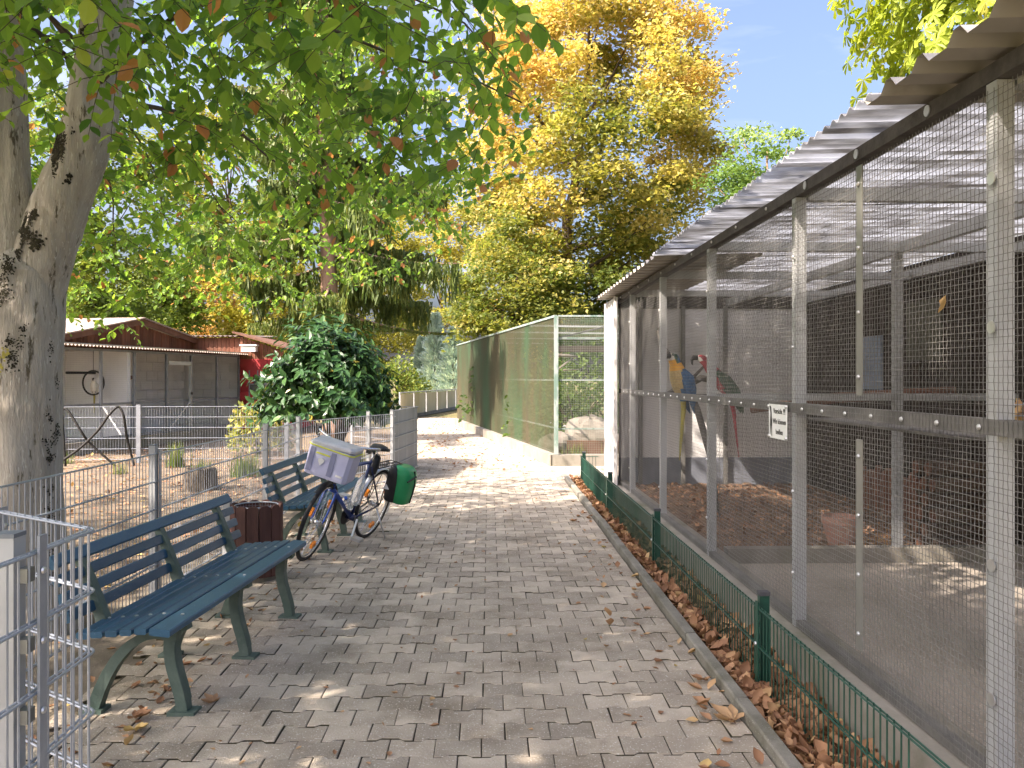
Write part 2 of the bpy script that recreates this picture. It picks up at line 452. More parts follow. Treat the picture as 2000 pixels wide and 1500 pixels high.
M['bagtop'] = pmat('clear_grey_rain_cover', (0.47, 0.47, 0.50), 0.35, col2=(0.58, 0.58, 0.60), nscale=12, bump=0.4, bscale=25)
M['pangreen'] = pmat('green_pannier_tarp', (0.012, 0.27, 0.095), 0.4, col2=(0.02, 0.33, 0.12), nscale=6, bump=0.2, bscale=20)
M['panblack'] = pmat('black_pannier_tarp', (0.015, 0.015, 0.016), 0.5, col2=(0.028, 0.028, 0.03), nscale=6, bump=0.2, bscale=20)
M['bluecap'] = pmat('blue_bottle_cap', (0.03, 0.12, 0.55), 0.4)
M['macblue'] = pmat('macaw_blue', (0.02, 0.08, 0.19), 0.75, col2=(0.06, 0.18, 0.36), nscale=45, bump=0.6, bscale=60)
M['macyellow'] = pmat('macaw_gold', (0.42, 0.30, 0.12), 0.75, col2=(0.60, 0.46, 0.24), nscale=45, bump=0.6, bscale=60)
M['macorange'] = pmat('macaw_orange', (0.75, 0.34, 0.03), 0.7, col2=(0.80, 0.42, 0.05), nscale=30)
M['macred'] = pmat('macaw_red', (0.30, 0.03, 0.045), 0.75, col2=(0.50, 0.06, 0.08), nscale=45, bump=0.6, bscale=60)
M['macgreen'] = pmat('macaw_green', (0.025, 0.07, 0.045), 0.75, col2=(0.06, 0.14, 0.08), nscale=45, bump=0.6, bscale=60)
M['macolive'] = pmat('macaw_tail_olive', (0.36, 0.30, 0.045), 0.7, col2=(0.28, 0.25, 0.05), nscale=40)
M['macwhite'] = pmat('bare_white_face', (0.66, 0.63, 0.58), 0.6)
M['beak'] = pmat('dark_beak', (0.03, 0.028, 0.027), 0.4)
M['horn'] = pmat('horn_beak', (0.50, 0.43, 0.34), 0.4)
M['cockatoo'] = pmat('white_plumage', (0.74, 0.72, 0.66), 0.8, col2=(0.66, 0.63, 0.56), nscale=30)
M['sheet'] = pmat('galvanised_sheet', (0.17, 0.19, 0.21), 0.55, 0.3, col2=(0.22, 0.245, 0.27), nscale=2, stretch=(1, 1, 0.3), dirt=(0.32, 0.335, 0.345), dscale=2.5, dlo=0.6, dhi=0.85)
M['palefence'] = pmat('pale_yellow_screen', (0.58, 0.54, 0.40), 0.8, col2=(0.44, 0.38, 0.20), nscale=0.9, stretch=(1, 1, 0.3))  # pale and yellower tones mixed by noise


def translucent(name, col, col2, fac=0.55):
    m, n, l, b = nodes(name)
    g = n.new('ShaderNodeNewGeometry')
    t0 = n.new('ShaderNodeTexNoise'); t0.inputs['Scale'].default_value = 1.6; t0.inputs['Detail'].default_value = 7
    mpp = n.new('ShaderNodeMapping'); mpp.inputs['Scale'].default_value = (1.5, 7, 1)
    l.new(g.outputs['Position'], mpp.inputs['Vector']); l.new(mpp.outputs['Vector'], t0.inputs['Vector'])
    r = ramp(n, [(0.38, col), (0.66, col2)]); l.new(t0.outputs['Fac'], r.inputs['Fac'])
    l.new(r.outputs['Color'], b.inputs['Base Color']); b.inputs['Roughness'].default_value = 0.4
    t = n.new('ShaderNodeBsdfTranslucent'); l.new(r.outputs['Color'], t.inputs['Color'])
    mx = n.new('ShaderNodeMixShader'); mx.inputs['Fac'].default_value = fac
    l.new(b.outputs['BSDF'], mx.inputs[1]); l.new(t.outputs['BSDF'], mx.inputs[2])
    l.new(mx.outputs['Shader'], n['Material Output'].inputs['Surface'])
    return m


M['grp'] = translucent('translucent_corrugated_sheet', (0.66, 0.68, 0.72), (0.24, 0.235, 0.23), 0.68)
M['bottle'], _n, _l, _b = nodes('clear_bottle_plastic')
_b.inputs['Base Color'].default_value = (0.86, 0.90, 0.93, 1); _b.inputs['Roughness'].default_value = 0.12
_b.inputs['Transmission Weight'].default_value = 0.75; _b.inputs['IOR'].default_value = 1.15

G = lambda *a: [(p, c) for p, c in a]
M['leaf_main'] = leafmat('fresh_green_leaf', G((0.0, (0.055, 0.135, 0.03)), (0.45, (0.155, 0.28, 0.045)), (0.86, (0.29, 0.42, 0.07)), (0.95, (0.42, 0.46, 0.09)), (0.965, (0.42, 0.20, 0.09)), (1.0, (0.34, 0.15, 0.07))), 0.58, gain=1.55)
M['leaf_maple'] = leafmat('autumn_gold_leaf', G((0.0, (0.10, 0.15, 0.035)), (0.3, (0.24, 0.26, 0.06)), (0.55, (0.46, 0.41, 0.13)), (0.8, (0.62, 0.51, 0.21)), (1.0, (0.60, 0.38, 0.15))), 0.52, gain=1.25)
M['leaf_yellow'] = leafmat('sunlit_yellow_leaf', G((0.0, (0.17, 0.20, 0.035)), (0.5, (0.36, 0.34, 0.06)), (1.0, (0.52, 0.45, 0.12))), 0.4)
M['leaf_peach'] = leafmat('peach_orange_leaf', G((0.0, (0.40, 0.24, 0.09)), (0.5, (0.52, 0.34, 0.15)), (1.0, (0.58, 0.46, 0.22))), 0.4)
M['leaf_green'] = leafmat('mid_green_leaf', G((0.0, (0.05, 0.10, 0.02)), (0.6, (0.12, 0.19, 0.035)), (1.0, (0.25, 0.28, 0.06))), 0.4)
M['leaf_chestnut'] = leafmat('chestnut_leaf', G((0.0, (0.17, 0.25, 0.025)), (0.6, (0.31, 0.38, 0.045)), (0.93, (0.44, 0.46, 0.08)), (1.0, (0.38, 0.25, 0.07))), 0.45)
M['leaf_laurel'] = leafmat('glossy_dark_leaf', G((0.0, (0.018, 0.055, 0.02)), (0.7, (0.045, 0.11, 0.034)), (0.95, (0.10, 0.18, 0.045)), (1.0, (0.30, 0.26, 0.05))), 0.2, rough=0.3)
M['leaf_locust'] = leafmat('feathery_pale_leaf', G((0.0, (0.08, 0.16, 0.05)), (0.6, (0.16, 0.27, 0.07)), (1.0, (0.28, 0.36, 0.10))), 0.4)
M['needle'] = leafmat('hanging_spruce_needle', G((0.0, (0.06, 0.105, 0.03)), (0.6, (0.15, 0.20, 0.05)), (1.0, (0.30, 0.29, 0.08))), 0.4)
M['needle_blue'] = leafmat('blue_conifer_needle', G((0.0, (0.30, 0.42, 0.41)), (0.6, (0.44, 0.56, 0.55)), (1.0, (0.58, 0.66, 0.64))), 0.3)
M['deadleaf'] = leafmat('dry_brown_leaf', G((0.0, (0.16, 0.08, 0.045)), (0.4, (0.30, 0.155, 0.085)), (0.75, (0.42, 0.235, 0.13)), (0.93, (0.50, 0.32, 0.17)), (1.0, (0.55, 0.42, 0.14))), 0.15, rough=0.7, gain=1.0)
M['grass'] = leafmat('grass_blade', G((0.0, (0.06, 0.11, 0.02)), (0.7, (0.13, 0.19, 0.035)), (1.0, (0.30, 0.28, 0.09))), 0.35)

# ------------------------------------------------------------------ leaf scatter
LEAF12 = (np.array([[0, 0, 0], [.16, .22, .04], [.16, -.22, .04], [.16, 0, -.02], [.45, .355, .06], [.45, -.355, .06], [.45, 0, -.05], [.76, .25, .02], [.76, -.25, .02], [.76, 0, -.08], [1, 0, -.15]]),
          [np.array([[0, 3, 1], [0, 2, 3], [9, 10, 7], [9, 8, 10]]), np.array([[3, 6, 4, 1], [3, 2, 5, 6], [6, 9, 7, 4], [6, 5, 8, 9]])])
LEAF8 = (np.array([[0, 0, 0], [.32, .30, .05], [.32, -.30, .05], [.32, 0, -.03], [.68, .25, .03], [.68, -.25, .03], [.68, 0, -.05], [1, 0, -.10]]),
         [np.array([[0, 3, 1], [0, 2, 3], [6, 7, 4], [6, 5, 7]]), np.array([[3, 6, 4, 1], [3, 2, 5, 6]])])
LEAF4 = (np.array([[0, 0, 0], [.45, .32, .06], [1, 0, -.06], [.45, -.32, .06]]), [np.array([[0, 2, 1], [0, 3, 2]])])
CURL = (np.array([[0, 0, .02], [.25, .36, .20], [.32, -.27, .26], [.35, .02, -.03], [.70, .24, .34], [.66, -.30, .14], [.7, -.02, .06], [.95, .08, .34]]),
        [np.array([[0, 3, 1], [0, 2, 3], [6, 7, 4], [6, 5, 7]]), np.array([[3, 6, 4, 1], [3, 2, 5, 6]])])
CURL2 = (np.array([[0, 0, .03], [.15, .20, .12], [.17, -.18, .16], [.15, 0, .0], [.42, .33, .22], [.45, -.30, .27], [.44, .02, .02], [.74, .23, .27], [.72, -.22, .22], [.73, 0, .09], [.98, .06, .30]]),
         [np.array([[0, 3, 1], [0, 2, 3], [9, 10, 7], [9, 8, 10]]), np.array([[3, 6, 4, 1], [3, 2, 5, 6], [6, 9, 7, 4], [6, 5, 8, 9]])])
STRIP = (np.array([[0, .5, 0], [0, -.5, 0], [1, .12, 0], [1, -.12, 0]]), [np.array([[0, 1, 3, 2]])])
BLADE = (np.array([[0, .5, 0], [0, -.5, 0], [.6, .3, .1], [.6, -.3, .1], [1, 0, .3]]), [np.array([[0, 1, 3, 2]]), np.array([[2, 3, 4]])])


def unit(v):
    return v / (np.linalg.norm(v, axis=-1, keepdims=True) + 1e-9)


def leaves(name, parent, mat, P, D, N, S, R, tpl=LEAF4, W=1.0, smooth=False, **tags):
    """P positions, D tip directions, N face normals, S lengths, R per-leaf random value"""
    P = np.asarray(P, float)
    n = len(P)
    D = unit(np.asarray(D, float)); N = np.asarray(N, float)
    Sd = unit(np.cross(N, D)); N = np.cross(D, Sd)
    T, Fs = tpl
    S = np.broadcast_to(np.asarray(S, float), (n,)); W = np.broadcast_to(np.asarray(W, float), (n,))
    V = P[:, None] + S[:, None, None] * (T[None, :, 0:1] * D[:, None] + (T[None, :, 1:2] * W[:, None, None]) * Sd[:, None] + T[None, :, 2:3] * N[:, None])
    k = len(T)
    org = ORG[parent.name] if parent is not None else np.zeros(3)
    base = (np.arange(n) * k)[:, None, None]
    FF = [(base + f[None]).reshape(-1, f.shape[1]) for f in Fs]
    me = mesh_from(name, V.reshape(-1, 3) - org, FF, smooth)
    a = me.attributes.new('rnd', 'FLOAT', 'FACE')
    R = np.broadcast_to(np.asarray(R, float), (n,))
    a.data.foreach_set('value', np.concatenate([np.repeat(R, len(f)) for f in Fs]).astype(np.float32))
    me.materials.append(mat)
    o = bpy.data.objects.new(name, me); COL.objects.link(o)
    if parent is not None:
        o.parent = parent
    ORG[o.name] = org
    for kk, v in tags.items():
        o[kk] = v
    return o


def rdir(n, flat=1.0):
    v = RNG.normal(size=(n, 3)); v[:, 2] *= flat
    return unit(v)

# ================================================================== THE SETTING
def sheet(name, pts, z, mat, **tags):
    b = MB(); p = np.asarray(pts, float)
    b.add(np.c_[p, np.full(len(p), z)], np.arange(len(p))[None])
    return b.build(name, mat, None, **tags)


sheet('ground', [(-300, -60), (300, -60), (300, 500), (-300, 500)], -0.06, M['grassy'], kind='structure', label='grassy leaf-strewn ground beyond the fences')
sheet('paddock', [(-16, 2), (-2.62, 2), (-2.62, 9), (-2.3, 11), (-1.8, 13), (-1.75, 24), (-6, 30), (-16, 30)], -0.035, M['soil'], kind='structure', label='bare leaf-covered soil of the paddock behind the grey fence')
sheet('dirt_verge', [(-2.62, -2), (-1.2, -2), (-1.2, 11), (-1.0, 15), (-2.2, 15), (-1.9, 13), (-2.3, 11), (-2.62, 9)], -0.022, M['dirt'], kind='structure', label='trodden dirt strip under the benches')
sheet('leaf_bed', [(1.15, -1), (1.66, -1), (1.66, 12.95), (1.15, 12.95)], -0.03, M['soil'], kind='structure', label='soil strip between the kerb and the plinth')

# ---- path of interlocking pavers
POLY = np.array([(1.17, 0.4), (1.17, 12.95), (2.7, 12.95), (2.7, 15.3), (1.3, 15.3), (-0.9, 28.6), (-1.2, 33), (-4, 37), (-5.8, 35), (-2.5, 27),
                 (-1.4, 15.2), (-1.5, 13), (-1.95, 11), (-1.95, 2.9), (-1.36, 2.6), (-1.36, 0.4)])
path = bpy.data.objects.new('path', mesh_from('path', np.c_[POLY, np.full(len(POLY), -0.014)], [np.arange(len(POLY))[None]]))
COL.objects.link(path); path.data.materials.append(M['joint']); path['kind'] = 'structure'; path['label'] = 'grey interlocking paver path running between the fences'
ORG[path.name] = np.zeros(3)


def inpoly(P, poly):
    x, y = P[:, 0], P[:, 1]; c = np.zeros(len(P), bool); j = len(poly) - 1
    for i in range(len(poly)):
        xi, yi = poly[i]; xj, yj = poly[j]
        c ^= ((yi > y) != (yj > y)) & (x < (xj - xi) * (y - yi) / (yj - yi + 1e-12) + xi)
        j = i
    return c


PW, PH = 0.2, 0.165


def paver_outline(half=0):
    ho, hi = 0.0930 - 0.0050, 0.0720 - 0.0050
    g = 0.0022
    x1 = PW / 2 - g
    top = [(-x1, ho), (-.058, ho), (-.036, hi), (.036, hi), (.058, ho), (x1, ho)]
    if half == 1:       # right half cut away (stone at the kerb)
        top = [(-x1, ho), (-.058, ho), (-.036, hi), (-0.003, hi)]
    bot = [(x, -y) for x, y in top][::-1]
    return np.array(top + bot)


def paver_tpl(half=0, deep=True):
    o = paver_outline(half); c = o.mean(0)
    ins = c + (o - c) * np.array([1 - .006 / .2, 1 - .006 / .165])
    n = len(o)
    V = [np.c_[ins, np.zeros(n)], np.c_[o, np.full(n, -.004)]]
    if deep:
        V.append(np.c_[o, np.full(n, -.03)])
    V = np.concatenate(V)
    j = np.arange(n); k = (j + 1) % n
    Fs = [j[::-1][None], np.stack([j, k, n + k, n + j], 1)]
    if deep:
        Fs.append(np.stack([n + j, n + k, 2 * n + k, 2 * n + j], 1))
    return V, Fs


cells = []
for r in range(int((33 - 0.5) / PH)):
    y = 0.5 + PH * (r + .5)
    off = 0.1 if r % 2 else 0.0
    for c in range(-10, 36):
        x = 1.17 - 0.1 - PW * c + off
        half = 1 if (abs(x - 1.17) < 0.01 and y < 12.95) else 0
        cells.append((x, y, half))
cells = np.array(cells)
chk = cells[:, :2].copy(); chk[cells[:, 2] == 1, 0] -= 0.06
cells = cells[inpoly(chk, POLY)]
cells = cells[~((cells[:, 1] > 13.3) & (cells[:, 0] > 2.4))]
xc = cells[:, 0] * CA - cells[:, 1] * SA; yc = cells[:, 0] * SA + cells[:, 1] * CA
ppx = 1000 + F * xc / yc; ppy = HORIZON + F * CAMH / yc
vis = (ppx > 150) & (ppx < 1990) & (ppy < 1495) & (yc > 3)
order = np.argsort(np.where(vis, yc, 1e9))
near_idx = order[:300]
far_mask = np.ones(len(cells), bool); far_mask[near_idx] = False
tplV, tplF = paver_tpl(0); hV, hF = paver_tpl(1)
me_full = mesh_from('paver', tplV, tplF); me_half = mesh_from('paver_half', hV, hF)
for me_ in (me_full, me_half):
    me_.materials.append(M['paver']); me_.materials.append(M['joint'])      # soil clings to the sides of each stone
    nf_ = len(me_.polygons); ns_ = (nf_ - 1) // 2
    me_.polygons.foreach_set('material_index', np.array([0] * (nf_ - ns_) + [1] * ns_, dtype=np.int32))
for i in near_idx:
    x, y, h = cells[i]
    o = bpy.data.objects.new('paver', me_half if h else me_full)
    COL.objects.link(o); o.parent = path
    o.location = (x + random.gauss(0, .0009), y + random.gauss(0, .0009), random.gauss(-.001, .0018))
    o.rotation_euler = (random.gauss(0, .010), random.gauss(0, .010), random.gauss(0, .008))
fb = []
for h, (V, Fs) in ((0, paver_tpl(0, False)), (1, paver_tpl(1, False))):
    C = cells[far_mask & (cells[:, 2] == h)]
    n = len(C); k = len(V)
    tilt = RNG.normal(0, .010, (n, 2))
    P = np.c_[C[:, :2], RNG.normal(-.001, .0018, n)]
    VV = P[:, None] + V[None]; VV[:, :, 2] += V[None, :, 0] * tilt[:, :1] + V[None, :, 1] * tilt[:, 1:]
    fb.append((VV.reshape(-1, 3), [(np.arange(n)[:, None, None] * k + f[None]).reshape(-1, f.shape[1]) for f in Fs], n, [len(f) for f in Fs]))
V0, F0, n0, l0 = fb[0]; V1, F1, n1, l1 = fb[1]
me = mesh_from('paver_field', np.concatenate([V0, V1]), F0 + [f + len(V0) for f in F1])
a = me.attributes.new('rnd', 'FLOAT', 'FACE')
r0, r1 = RNG.random(n0), RNG.random(n1)
a.data.foreach_set('value', np.concatenate([np.repeat(r0, q) for q in l0] + [np.repeat(r1, q) for q in l1]).astype(np.float32))
me.materials.append(M['paver_far'])
pf = bpy.data.objects.new('paver_field', me); COL.objects.link(pf); pf.parent = path; pf['kind'] = 'stuff'

# ---- kerb of long edging stones
kerb = bpy.data.objects.new('kerb', mesh_from('kerb', np.array([[1.18, 0.4, -.02], [1.245, 0.4, -.02], [1.245, 12.94, -.02], [1.18, 12.94, -.02]]), [np.array([[0, 1, 2, 3]])]))
COL.objects.link(kerb); kerb.data.materials.append(M['joint']); kerb['kind'] = 'structure'; kerb['label'] = 'low concrete kerb edging the paving below the green fence'
ORG[kerb.name] = np.zeros(3)
kb = MB()
oo = np.array([(-.034, -.05), (.034, -.05), (.034, .045), (.026, .053), (-.026, .053), (-.034, .045)])
kb.poly_prism(oo, 'y', -0.496, 0.496)
kmesh = kb.mesh('kerb_stone'); kmesh.materials.append(M['kerb'])
for i in range(13):
    yy = 0.45 + i + 0.0
    if yy < 2.5:
        pass
    o = bpy.data.objects.new('kerb_stone', kmesh); COL.objects.link(o); o.parent = kerb
    o.location = (1.212 + random.gauss(0, .003), yy - .01, random.gauss(0, .004)); o.rotation_euler = (random.gauss(0, .004), random.gauss(0, .02), random.gauss(0, .003))

# ================================================================== PARROT AVIARY (nearer one)
XF = 1.70
YP = [0.94, 2.76, 4.58, 6.40, 8.20, 9.95]
av = thing('parrot_aviary', 'long walk-past parrot aviary of crimped wire on steel posts with corrugated roof', 'aviary', (XF, 6.0, 0))
Y0, Y1 = 0.9, 11.7
b = MB(); b.box(1.60, 1.86, Y0, Y1, -.05, 0.20)
pl = b.build('plinth', M['concrete'], av)
b = MB(); b.box(1.86, 4.3, Y0, 6.42, -.05, 0.13); b.build('gravel_floor', M['gravel'], av)
gx, gy = np.meshgrid(np.linspace(1.86, 4.3, 40), np.linspace(6.58, Y1, 70), indexing='ij')
gz = 0.14 + 0.10 * np.exp(-((gx - 2.5) ** 2 / .5 + (gy - 8.8) ** 2 / 1.2)) + RNG.normal(0, .012, gx.shape)
b = MB(); b.grid(gx, gy, gz); b.build('mulch_floor', M['mulch'], av, smooth=True)
bolt_me = MB().lathe([(0.0001, 0), (.011, .001), (.009, .007), (.003, .010)], 8, R=[[0, 0, -1], [0, 1, 0], [1, 0, 0]]).mesh('bolt'); bolt_me.materials.append(M['bolt'])
washer_me = MB().lathe([(.004, .003), (.022, .004), (.022, 0.0)], 14, R=[[0, 0, -1], [0, 1, 0], [1, 0, 0]]).mesh('washer'); washer_me.materials.append(M['bolt'])


def bolt(parent, p, me_=None):
    o = bpy.data.objects.new('bolt', me_ or bolt_me); COL.objects.link(o); o.parent = parent
    o.location = np.asarray(p) - ORG[parent.name]
    ORG[o.name] = ORG[parent.name]


for y in YP:
    b = MB(); b.box(XF, XF + .06, y - .03, y + .03, .20, 2.58)
    p_ = b.build('post', M['galvpost'], av)
    for z in (0.5, 0.95, 1.75, 2.25):
        bolt(p_, (XF - .012, y - .02, z), washer_me if y < 3 else None)
b = MB(); b.box(XF - .004, XF + .07, Y0, Y1, 2.582, 2.642)
tb = b.build('top_beam', M['beamdark'], av)
for y in np.arange(1.3, 11, 0.62):
    bolt(tb, (XF - .006, y, 2.612), washer_me if y < 5 else None)
b = MB(); b.box(XF - .002, XF + .05, Y0, Y1 - .9, 1.385, 1.44)
mr_ = b.build('middle_rail', M['railgrey'], av)
for y in np.arange(1.2, 10.5, 0.27):
    bolt(mr_, (XF - .006, y, 1.41))
b = MB(); b.box(XF + .002, XF + .05, Y0, Y1 - .9, .202, .24); b.build('bottom_rail', M['railgrey'], av)
b = MB(); b.box(3.21, 3.27, Y0, Y1, 2.56, 2.64); b.build('long_beam', M['galvpost'], av)
b = MB(); b.box(4.22, 4.28, Y0, Y1, 2.58, 2.66); b.build('long_beam', M['galvpost'], av)
for y in YP:
    b = MB(); b.box(1.772, 4.21, y - .03, y + .03, 2.565, 2.635); b.build('cross_beam', M['galvpost'], av)
# woven wire, one panel per bay
PIT = 0.025
zs = np.arange(.215, 2.56, PIT)
bays = [(Y0, 2.76), (2.76, 3.70), (3.70, 4.58), (4.58, 6.40), (6.40, 8.20), (8.20, 9.95), (9.95, 10.8)]
for bi, (ya, yb) in enumerate(bays):
    b = MB()
    bulge = 0.0
    ys = np.arange(ya + PIT / 2, yb, PIT)
    xw = XF - .006
    b.bars(np.c_[np.full(len(zs), xw - .0016), np.full(len(zs), ya), zs], np.c_[np.full(len(zs), xw - .0016), np.full(len(zs), yb), zs + RNG.normal(0, .002, len(zs))], .00125 if yb < 6.5 else .0008, 4)
    if yb < 6.5:
        zz = np.arange(.205, 2.565, PIT / 2); m = len(zz)
        for k, y in enumerate(ys):
            ph = (np.arange(m) + 2 * (k % 2)) * math.pi / 2
            pts = np.stack([xw + .0022 * np.sin(ph), y + .0021 * np.sin(ph), zz], 1)
            # light three-sided wire
            a3 = np.array([0, 2.094, 4.189]); rr = .0014
            V = pts[:, None] + rr * np.stack([np.cos(a3), np.sin(a3), np.zeros(3)], 1)[None]
            i, j = np.meshgrid(np.arange(m - 1), np.arange(3), indexing='ij'); i = i.ravel(); j = j.ravel(); kk = (j + 1) % 3
            b.add(V.reshape(-1, 3), np.stack([i * 3 + j, i * 3 + kk, (i + 1) * 3 + kk, (i + 1) * 3 + j], 1))
    else:
        b.bars(np.c_[np.full(len(ys), xw), ys, np.full(len(ys), .205)], np.c_[np.full(len(ys), xw), ys, np.full(len(ys), 2.565)], .00075, 3)
    b.build('wire_mesh', M['wire'], av, kind='stuff')
# zinc cover strips over the mesh joint
for z0, z1 in ((0.34, 1.30), (1.50, 2.545)):
    b = MB(); b.box(XF - .018, XF - .011, 3.70, 3.755, z0, z1)
    s_ = b.build('cover_strip', M['cleat'], av)
    for t in np.linspace(.08, .92, 4):
        bolt(s_, (XF - .019, 3.727, z0 + (z1 - z0) * t))
# partition across the aviary
b = MB(); b.box(1.87, 4.28, 6.44, 6.56, .0, .24); b.build('partition_kerb', M['concrete'], av)
b = MB(); b.box(3.21, 3.27, 6.47, 6.53, .24, 2.555); b.build('partition_post', M['galvpost'], av)
b = MB(); b.box(1.765, 3.205, 6.475, 6.525, 1.40, 1.455); b.build('partition_rail', M['galvpost'], av)
b = MB(); b.box(3.275, 4.21, 6.475, 6.525, 1.40, 1.455); b.build('partition_rail', M['galvpost'], av)
b = MB(); xs = np.arange(1.78, 4.2, .03); z2 = np.arange(.25, 2.55, .03)
b.bars(np.c_[xs, np.full(len(xs), 6.465), np.full(len(xs), .245)], np.c_[xs, np.full(len(xs), 6.465), np.full(len(xs), 2.55)], .001, 3)
b.bars(np.c_[np.full(len(z2), 1.77), np.full(len(z2), 6.463), z2], np.c_[np.full(len(z2), 4.2), np.full(len(z2), 6.463), z2], .001, 3)
b.build('partition_mesh', M['wire'], av, kind='stuff')
# end wall, white panels
for k in range(3):
    x0 = 1.76 + k * .826
    b = MB(); b.box(x0, x0 + .822, 11.2, 11.24, .50, 2.52); b.build('white_panel', M['whitewall'], av)
b = MB(); b.box(1.76, 4.24, 11.19, 11.25, .0, .495); b.build('shaded_wall_foot', M['bluegrey'], av)  # shaded foot of the wall, its shade put into the colour
for xx in (2.02, 2.6, 3.18):
    b = MB(); b.box(xx, xx + .05, 11.13, 11.185, .15, 2.55); b.build('wall_stud', M['railgrey'], av)
b = MB(); b.poly_prism([(1.76, 2.525), (4.33, 2.525), (4.33, 2.742), (1.76, 2.664)], 'y', 11.17, 11.26); b.build('wall_header', M['darkwood'], av)
# dark back wall of boards
bw = MB(); bw.box(4.34, 4.40, Y0, Y1, 0, 2.742)
bwo = bw.build('back_wall', M['darkwood'], av)
bd = MB(); bd.box(-.018, .0, -.068, .068, .02, 2.56); bdm = bd.mesh('board'); bdm.materials.append(M['darkwood'])
for k in range(72):
    y = Y0 + .075 + k * .1485
    if y < 11.6:
        o = bpy.data.objects.new('board', bdm); COL.objects.link(o); o.parent = bwo; o.location = np.array((4.337 - random.random() * .01, y, 0)) - ORG[bwo.name]
b = MB(); b.box(4.285, 4.31, 8.95, 9.45, 1.45, 2.05); b.build('hatch', M['hatch'], av)
b = MB(); b.box(4.285, 4.31, 7.75, 8.4, 1.75, 2.35); b.build('hatch', M['olive'], av)
# low palisade against the back wall
pm = MB(); pm.lathe([(.045, 0), (.045, .42), (.03, .46)], 8); pmm = pm.mesh('palisade'); pmm.materials.append(M['log'])
for k in range(26):
    o = bpy.data.objects.new('palisade', pmm); COL.objects.link(o); o.parent = av
    o.location = np.array((4.22 - .03 * random.random(), 6.75 + k * .098, .14)) - ORG[av.name]; o.scale = (1, 1, random.uniform(.85, 1.1))


# roof
def corrug(ya, yb, x0, x1, pitch, amp, kind, nx=2):
    if kind == 'trap':
        prof = []
        n = int((yb - ya) / pitch)
        for k in range(n + 1):
            y = ya + k * pitch
            for dy, dz in ((0, amp), (.16, amp), (.34, -amp), (.82, -amp)):
                if y + dy * pitch <= yb + 1e-6:
                    prof.append((y + dy * pitch, dz))
        prof = np.array(prof)
    else:
        yy = np.arange(ya, yb + 1e-6, pitch / 8); prof = np.c_[yy, amp * np.sin((yy - ya) / pitch * 2 * math.pi)]
    return prof


def roofz(x):
    return 2.665 + 0.03 * (x - 1.55)


def roof(name, ya, yb, x0, x1, pitch, amp, kind, mat, dz=0.0, thick=.0015):
    prof = corrug(ya, yb, x0, x1, pitch, amp, kind)
    b = MB()
    for t in (0, thick):
        X = np.repeat(np.array([x0, x1])[:, None], len(prof), 1); Y = np.repeat(prof[None, :, 0], 2, 0)
        Z = roofz(X) + prof[None, :, 1] + t + dz + .018
        b.grid(X, Y, Z)
    return b.build(name, mat, av, smooth=(kind == 'sine'))


roof('roof_sheet', 0.3, 3.30, 1.50, 4.55, .23, .021, 'trap', M['sheetbeige'])
roof('clear_roof_sheet', 3.22, 5.4, 1.50, 4.55, .085, .012, 'sine', M['grp'], .012)
roof('clear_roof_sheet', 5.36, 7.5, 1.48, 4.55, .085, .012, 'sine', M['grp'], .016)
roof('roof_sheet', 7.45, 11.55, 1.50, 2.5, .23, .021, 'trap', M['sheetbeige'], .006)
roof('clear_roof_sheet', 7.46, 11.55, 2.46, 4.55, .085, .012, 'sine', M['grp'], .035)  # clear sheet added over the far bay to brighten the end wall
# white profile cladding at the far corner
prof = corrug(10.62, 11.72, 0, 0, .12, .012, 'trap')
b = MB()
for t in (0, .002):
    Z = np.repeat(np.array([.03, 2.62])[:, None], len(prof), 1); Y = np.repeat(prof[None, :, 0], 2, 0)
    b.grid(1.640 + prof[None, :, 1] + t + 0 * Z, Y, Z)
b.build('profile_cladding', M['cladding'], av)
b = MB(); b.box(1.60, 1.628, 10.56, 10.62, .03, 2.62); b.build('corner_trim', M['cladding'], av)
# shelf behind the middle rail
b = MB(); b.box(1.752, 2.05, 3.0, 4.5, 1.35, 1.362); b.build('feeding_shelf', M['railgrey'], av)

# warning sign, fixed to the mesh
sg = thing('warning_sign', 'small white warning sign wired to the aviary mesh, lettered Vorsicht', 'sign', (XF - .02, 4.78, 1.32))
b = MB(); b.box(XF - .0215, XF - .0185, 4.63, 4.93, 1.225, 1.425); b.build('plate', M['signwhite'], sg)


def text_mesh(s, size):
    cu = bpy.data.curves.new('t', 'FONT'); cu.body = s; cu.size = size; cu.align_x = 'CENTER'; cu.extrude = 0.0006
    ob = bpy.data.objects.new('t', cu); COL.objects.link(ob)
    bpy.context.view_layer.update()
    me_ = bpy.data.meshes.new_from_object(ob.evaluated_get(bpy.context.evaluated_depsgraph_get()))
    bpy.data.objects.remove(ob)
    return me_


for s, z, sx in (('Vorsicht !!!', 1.372, 1.0), ('Wir können', 1.312, 1.0), ('beißen', 1.252, 1.0)):
    tm = text_mesh(s, .044); tm.materials.clear(); tm.materials.append(M['ink'])
    o = bpy.data.objects.new('lettering', tm); COL.objects.link(o); o.parent = sg
    o.matrix_local = Matrix(((0, 0, -1, -.003), (-1, 0, 0, 4.75 - 4.78), (0, 1, 0, z - 1.32), (0, 0, 0, 1)))
